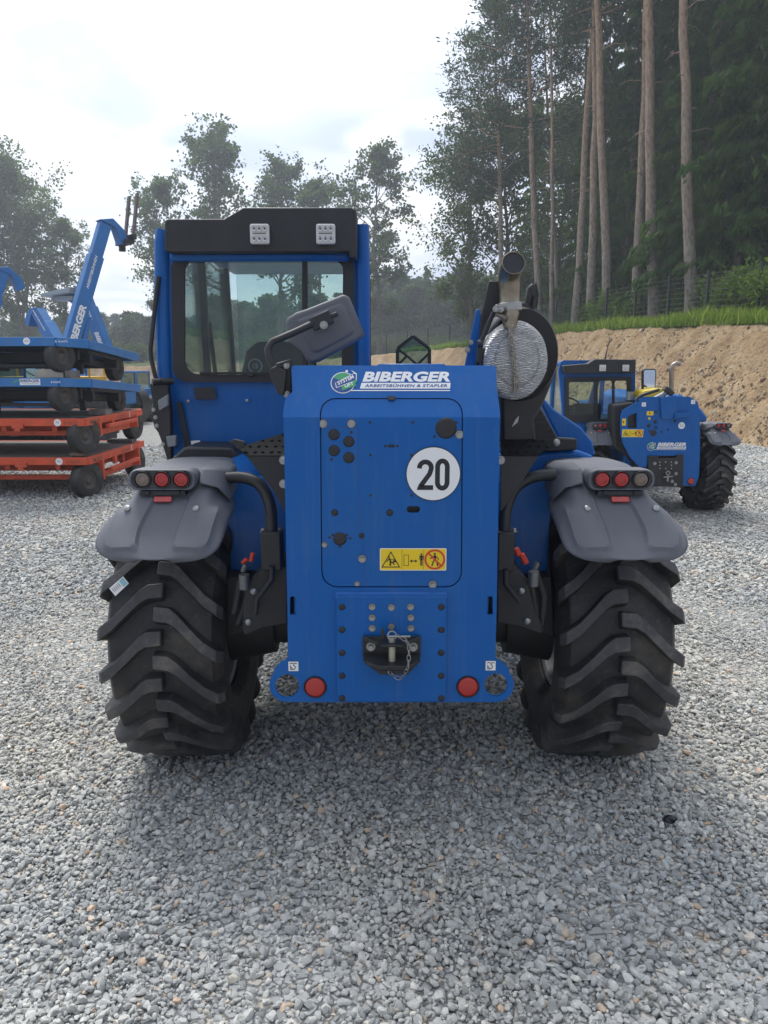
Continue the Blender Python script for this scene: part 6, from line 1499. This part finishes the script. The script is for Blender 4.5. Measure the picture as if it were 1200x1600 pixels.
TR = [orange_deck('flatbed_trailer', 'orange flatbed trailer at the bottom of the stack, standing on the gravel', .594, 0, ORANGE, False, []),
      orange_deck('flatbed_trailer', 'orange flatbed trailer second from the bottom, standing on the lower orange deck', 1.135, 0, ORANGE, False, []),
      orange_deck('flatbed_trailer', 'lower blue flatbed trailer with BIBERGER plate, above the two orange ones', 1.69, radians(3.4), BLUE2, True, []),
      orange_deck('flatbed_trailer', 'top blue flatbed trailer of the stack with a round white sticker', 2.235, radians(4.2), BLUE2, True, [])]
def front_mark(tr, parts, x, z=-.055):
    P = []
    o = decal('deck_marking', None, parts, (x, -.026, z), (1, 0, 0), (0, 0, 1)); o.parent = tr; return o
STK = mat('sticker_grey', (.5, .5, .52), .5)
def round_sticker(r=.055): return [(*poly(circ(0, 0, r, 24)), WHITE, 0), (*stroke([(-r*.6, 0), (r*.6, 0)], r*.3), STK, 1), (*stroke([(-r*.35, r*.4), (r*.35, r*.4)], r*.14), STK, 1)]
BROWNI = mat('faded_red_print', (.22, .06, .03), .5)
for k, tr in enumerate(TR):
    if k < 2:
        front_mark(tr, round_sticker(.05), -.39+.02*k); front_mark(tr, [(*text_shape('6 km/h', .19, .055, .01), BROWNI, 0)], -.19)
        a = decal('deck_marking', None, [(*text_shape('MAFI', .36, .07, .03), BROWNI, 0)], (.026, .32, -.055), (0, 1, 0), (0, 0, 1)); a.parent = tr
        a = decal('deck_marking', None, [(*text_shape('6 km/h', .3, .05, .01), BROWNI, 0), (*poly([(.26, -.05), (.30, -.05), (.30, .05), (.26, .05)]), STK, 0)], (.026, 1.55, -.055), (0, 1, 0), (0, 0, 1)); a.parent = tr
    elif k == 2:
        front_mark(tr, [(*poly(rrect(-.14, -.042, .14, .042, .004)), WHITE, 0), (*shift(text_shape('BIBERGER', .26, .042, .03), 0, .015), NAVY, 1), (*stroke([(-.12, -.024), (.12, -.024)], .012), STK, 1)], -.70)
        front_mark(tr, [(*text_shape('6 km/h', .13, .03, .01), WHITE, 0)], -.35); front_mark(tr, [(*stroke([(-.04, -.01), (0, .01), (.04, .025)], .02), GREENI, 0)], -.89)
    else:
        front_mark(tr, round_sticker(.048), -.70); front_mark(tr, [(*text_shape('6 km/h', .17, .035, .0), WHITE, 0)], -.23)
# blocks between the decks
def block(label, c, s, mt, rz=0):
    mb = MB(); mb.box((0, 0, s[2]/2), s); o = mb.build('wooden_block', mt, None, bevel=.006); o.location = c; o.rotation_euler = (0, 0, rz); tag(o, label, 'block', 'blocks between the stacked trailers')
PALE = mat('pale_timber', (.52, .48, .40), .8, var=.15, vscale=14); GRYT = mat('grey_timber', (.15, .14, .13), .85, var=.3, vscale=12)
block('pale timber block lying on the lower blue deck', (-4.65, 10.95, 1.69), (.38, .2, .115), PALE)
block('short dark block beside the pale timber on the lower blue deck', (-4.36, 10.92, 1.69), (.14, .2, .10), GRYT)
block('grey block under the far wheel on the lowest orange deck', (-4.42, 12.95, .594), (.42, .25, .05), GRYT)
block('brown block under the near wheel on the lowest orange deck', (-4.35, 10.9, .594), (.2, .16, .05), mat('brown_timber', (.2, .14, .11), .85, var=.3, vscale=12))
block('grey block at the near right corner of the upper orange deck', (-4.25, 11.6, 1.135), (.25, .3, .08), GRYT)

# ================================================================== TELEHANDLERS WITH RAISED BOOMS, FAR LEFT
def far_handler(label, x, y, hd, elev, ln, head='forks', wid=.40, text=True, zp=1.6, bo=0.0, group='telehandlers parked behind the trailers'):
    """hd = heading angle from +x (ccw); boom rises forward from a rear pivot"""
    r = root('telehandler', label, 'telehandler', (x, y, 0), 0, group)
    def B(nm, shapes, mt, bv=.01, sm=35):
        mb = MB(); shapes(mb); o = mb.build(nm, mt, None, sm, bv); o.parent = r; return o
    B('body', lambda m: (m.box((1.2+bo, 0, .95), (3.6, .9, .55)), m.box((2.1+bo, -.65, 1.25), (1.6, .45, .5))), BLUE2, .03)
    c = B('cab', lambda m: (m.box((1.35+bo, .62, 1.25), (1.35, .9, .6)), m.box((1.35+bo, .62, 2.36), (1.3, .92, .09)), [m.bar((a+bo, b, 1.5), (a+bo, b, 2.34), .07, .07) for a in (.72, 1.98) for b in (.20, 1.04)]), BLUE2, .02)
    mb = MB(); mb.box((1.35+bo, .62, 1.93), (1.24, .82, .76)); g_ = mb.build('cab_glass', GLASSD, None, 0); g_.parent = c
    for wx in (0, 2.6):
        for wy in (-.9, .9):
            w = bpy.data.objects.new('wheel', None); COL.objects.link(w); w.parent = r; w.location = (wx+bo, wy, .60); w.rotation_euler = (0, 0, pi/2 if wy < 0 else -pi/2); w.scale = (.95,)*3
            for nm, me in (('tyre', TYRE_ME), ('rim', RIM_ME)): q = bpy.data.objects.new(nm, me); COL.objects.link(q); q.parent = w
        f_ = B('mudguard', lambda m, wx=wx: [m.lathe([(.66, -.24), (.69, -.24), (.69, .24), (.66, .24), (.66, -.24)], (wx+bo, wy, .6), (0, 1, 0), 12, a0=radians(-70), a1=radians(60)) for wy in (-.9, .9)], BLACK, None)
    e = elev; d = Vector((cos(e), 0, sin(e))); nrm = Vector((-sin(e), 0, cos(e))); pv = Vector((-.2, -.05, zp))
    b = B('boom', lambda m: (m.bar(pv, pv+d*ln*.80, wid, wid*1.15), m.bar(pv+d*ln*.5, pv+d*ln, wid*.82, wid*.95), m.bar(pv+nrm*-.32+d*.5, pv+d*ln*.45-nrm*.22, .12, .12)), BLUE2, .015)
    tip = pv+d*ln
    def hd_(m):
        m.prism([tip+nrm*.17+Vector((0, -.15, 0)), tip-nrm*.2+Vector((0, -.15, 0)), tip+Vector((.30, -.15, -.42)), tip+Vector((.46, -.15, -.34)), tip+Vector((.40, -.15, -.12)), tip+d*.12+Vector((.1, -.15, 0))], (0, .30, 0))
    h = B('boom_head', hd_, BLUE2, .01)
    if head == 'forks':
        B('fork_carriage', lambda m: (m.box(tip+Vector((.50, 0, -.26)), (.10, .8, .11)), m.box(tip+Vector((.44, 0, -.36)), (.20, .6, .09)), m.box(tip+Vector((.62, .1, -.24)), (.12, .45, .07)), m.box(tip+Vector((.46, .2, -.46)), (.13, .1, .13))), DARK)
        for s in (-.22, .20):
            mb = MB(); q0 = tip+Vector((.54, s, -.28)); mb.bar(q0, q0+Vector((.16, 0, .98)), .05, .11); o = mb.build('fork', mat('worn_fork', (.13, .10, .095), .6, .3, var=.3), None, bevel=.005); o.parent = r
    elif head == 'plate':
        B('quick_hitch', lambda m: (m.prism([tip+Vector((.1, -.5, .05)), tip+Vector((1.15, -.5, -.12)), tip+Vector((1.2, -.5, -.22)), tip+Vector((.15, -.5, -.12))], (0, 1.0, 0)), m.box(tip+Vector((.6, 0, -.25)), (.7, .5, .14))), mat('pale_steel', (.3, .34, .38), .5, .3))
    if text:
        R = (Matrix((tuple(d), (0, 0, 0), tuple(nrm))))
        for sgn in (-1, 1):
            ax = d; ay = nrm if sgn < 0 else nrm
            if sgn > 0: ax = -d; ay = nrm*1.0; ay = -nrm*-1
            o_ = pv+d*ln*.36+Vector((0, sgn*(wid/2+.004), 0))
            if sgn > 0: axx, ayy = d*-1, nrm
            else: axx, ayy = d, nrm
            P = [(*text_shape('BIBERGER', 1.0, .155, .05, .2), WHITE, 0)]
            q = decal('boom_lettering', None, P, o_, axx, ayy); q.parent = b
            P = [(*text_shape('ARBEITSBÜHNEN', .75, .07, .02, .1), WHITE, 0)]
            q = decal('boom_lettering', None, P, o_+d*1.25+nrm*.03, axx, ayy); q.parent = b
    B('mirror_stalk', lambda m: (m.bar((2.1+bo, 1.1, 1.6), (2.3+bo, 1.45, 1.8), .03, .03), m.box((2.32+bo, 1.5, 1.9), (.05, .16, .28))), BLACKP)
    r.rotation_euler = (0, 0, hd)
    return r
far_handler('blue telehandler behind the trailers, boom raised highest with upright forks', -7.02, 17.2, radians(42), radians(70), 3.75, 'forks', .27, zp=1.42, bo=-2.5)
far_handler('blue telehandler at the left edge with a boom tilted right', -9.4, 17.6, radians(40), radians(69), 3.0, None, .34, zp=1.15, bo=-2.0)
far_handler('blue telehandler whose short dark boom leans left, between two taller booms', -9.0, 22.5, radians(150), radians(52), 2.5, None, .34, zp=1.45)
far_handler('blue telehandler with boom end poking out left of the fork boom', -8.6, 24.5, radians(165), radians(70), 2.9, 'plate', .32, zp=1.45)
th_ = far_handler('compact blue telehandler with lowered boom just right of the trailer stack', -8.55, 26.5, radians(78), radians(2), 3.6, None, .34, False, zp=1.3); th_.scale = (.70, .70, .70)

# yellow scissor lift half hidden behind the stack
sc_ = root('scissor_lift', 'yellow scissor lift half hidden behind the stacked trailers', 'scissor lift', (-8.2, 19.3, 0))
YP_ = mat('yellow_paint', (.62, .36, .03), .5, var=.15, vscale=4, dirt=.4, dcol=(.2, .15, .08))
def SB(nm, fn, mt, bv=.01):
    mb = MB(); fn(mb); o = mb.build(nm, mt, None, 35, bv); o.parent = sc_; return o
SB('chassis', lambda m: m.box((0, 0, .45), (2.3, 1.1, .35)), YP_)
for k, (z0_, z1_) in enumerate(((.65, 1.05), (1.05, 1.45))):
    for s in (-.4, .4):
        for f in (-1, 1): SB('scissor_arm', lambda m, s=s, f=f: m.bar((-.95*f, s, z0_), (.95*f, s, z1_), .06, .13), YP_)
SB('platform', lambda m: m.box((0, 0, 1.55), (2.3, 1.1, .10)), YP_)
for x in (-1.1, 0, 1.1):
    for y in (-.5, .5): SB('rail_post', lambda m, x=x, y=y: m.bar((x, y, 1.6), (x, y, 2.05), .04, .04), YP_, None)
SB('top_rail', lambda m: (m.bar((-1.1, -.5, 2.05), (1.1, -.5, 2.05), .05, .05), m.bar((-1.1, .5, 2.05), (1.1, .5, 2.05), .05, .05), m.bar((-1.1, -.5, 2.05), (-1.1, .5, 2.05), .05, .05), m.bar((1.1, -.5, 2.05), (1.1, .5, 2.05), .05, .05)), YP_)
for x in (-.8, .8):
    for y in (-.55, .55):
        w = bpy.data.objects.new('wheel', SOLID_T[True]); COL.objects.link(w); w.parent = sc_; w.location = (x, y, .255); w.rotation_euler = (0, 0, pi/2)
ob = root('boom_lift', 'orange lift boom glimpsed under the top trailer at the left edge', 'boom lift', (-10.6, 21, 0))
mb = MB(); mb.bar((-1.5, 0, 2.02), (1.55, 0, 1.98), .3, .22); o = mb.build('boom', mat('lift_orange', (.62, .25, .04), .5, dirt=.3), None, bevel=.02); o.parent = ob
mb = MB(); mb.box((-.6, 0, .8), (2.2, 1.2, .7)); mb.box((-.9, 0, 1.5), (.4, .4, .9)); o = mb.build('base', BLUE2, None, bevel=.03); o.parent = ob
for x in (-1.3, .1):
    for y in (-.6, .6):
        w = bpy.data.objects.new('wheel', SOLID_T[True]); COL.objects.link(w); w.parent = ob; w.location = (x, y, .40); w.rotation_euler = (0, 0, pi/2); w.scale = (1.3, 1.57, 1.57)
        w.location.z = .40
# ---- dark scrap on the gravel
mb = MB(); r_ = random.Random(3); c_ = at(1048, 1265, 2.86); c_.z = .022
rings = []
for k, (f, z) in enumerate(((.55, -.012), (1.0, .0), (.8, .012), (.3, .019))):
    rings.append([(c_.x+.026*f*(1+.5*r_.uniform(-1, 1))*cos(a), c_.y+.018*f*(1+.5*r_.uniform(-1, 1))*sin(a), c_.z+z) for a in np.linspace(0, 2*pi, 11)[:-1]])
mb.loft(rings); o = mb.build('rubber_scrap', BLACKI, None, 20); tag(o, 'small black scrap lying on the gravel right of the wheel', 'scrap')
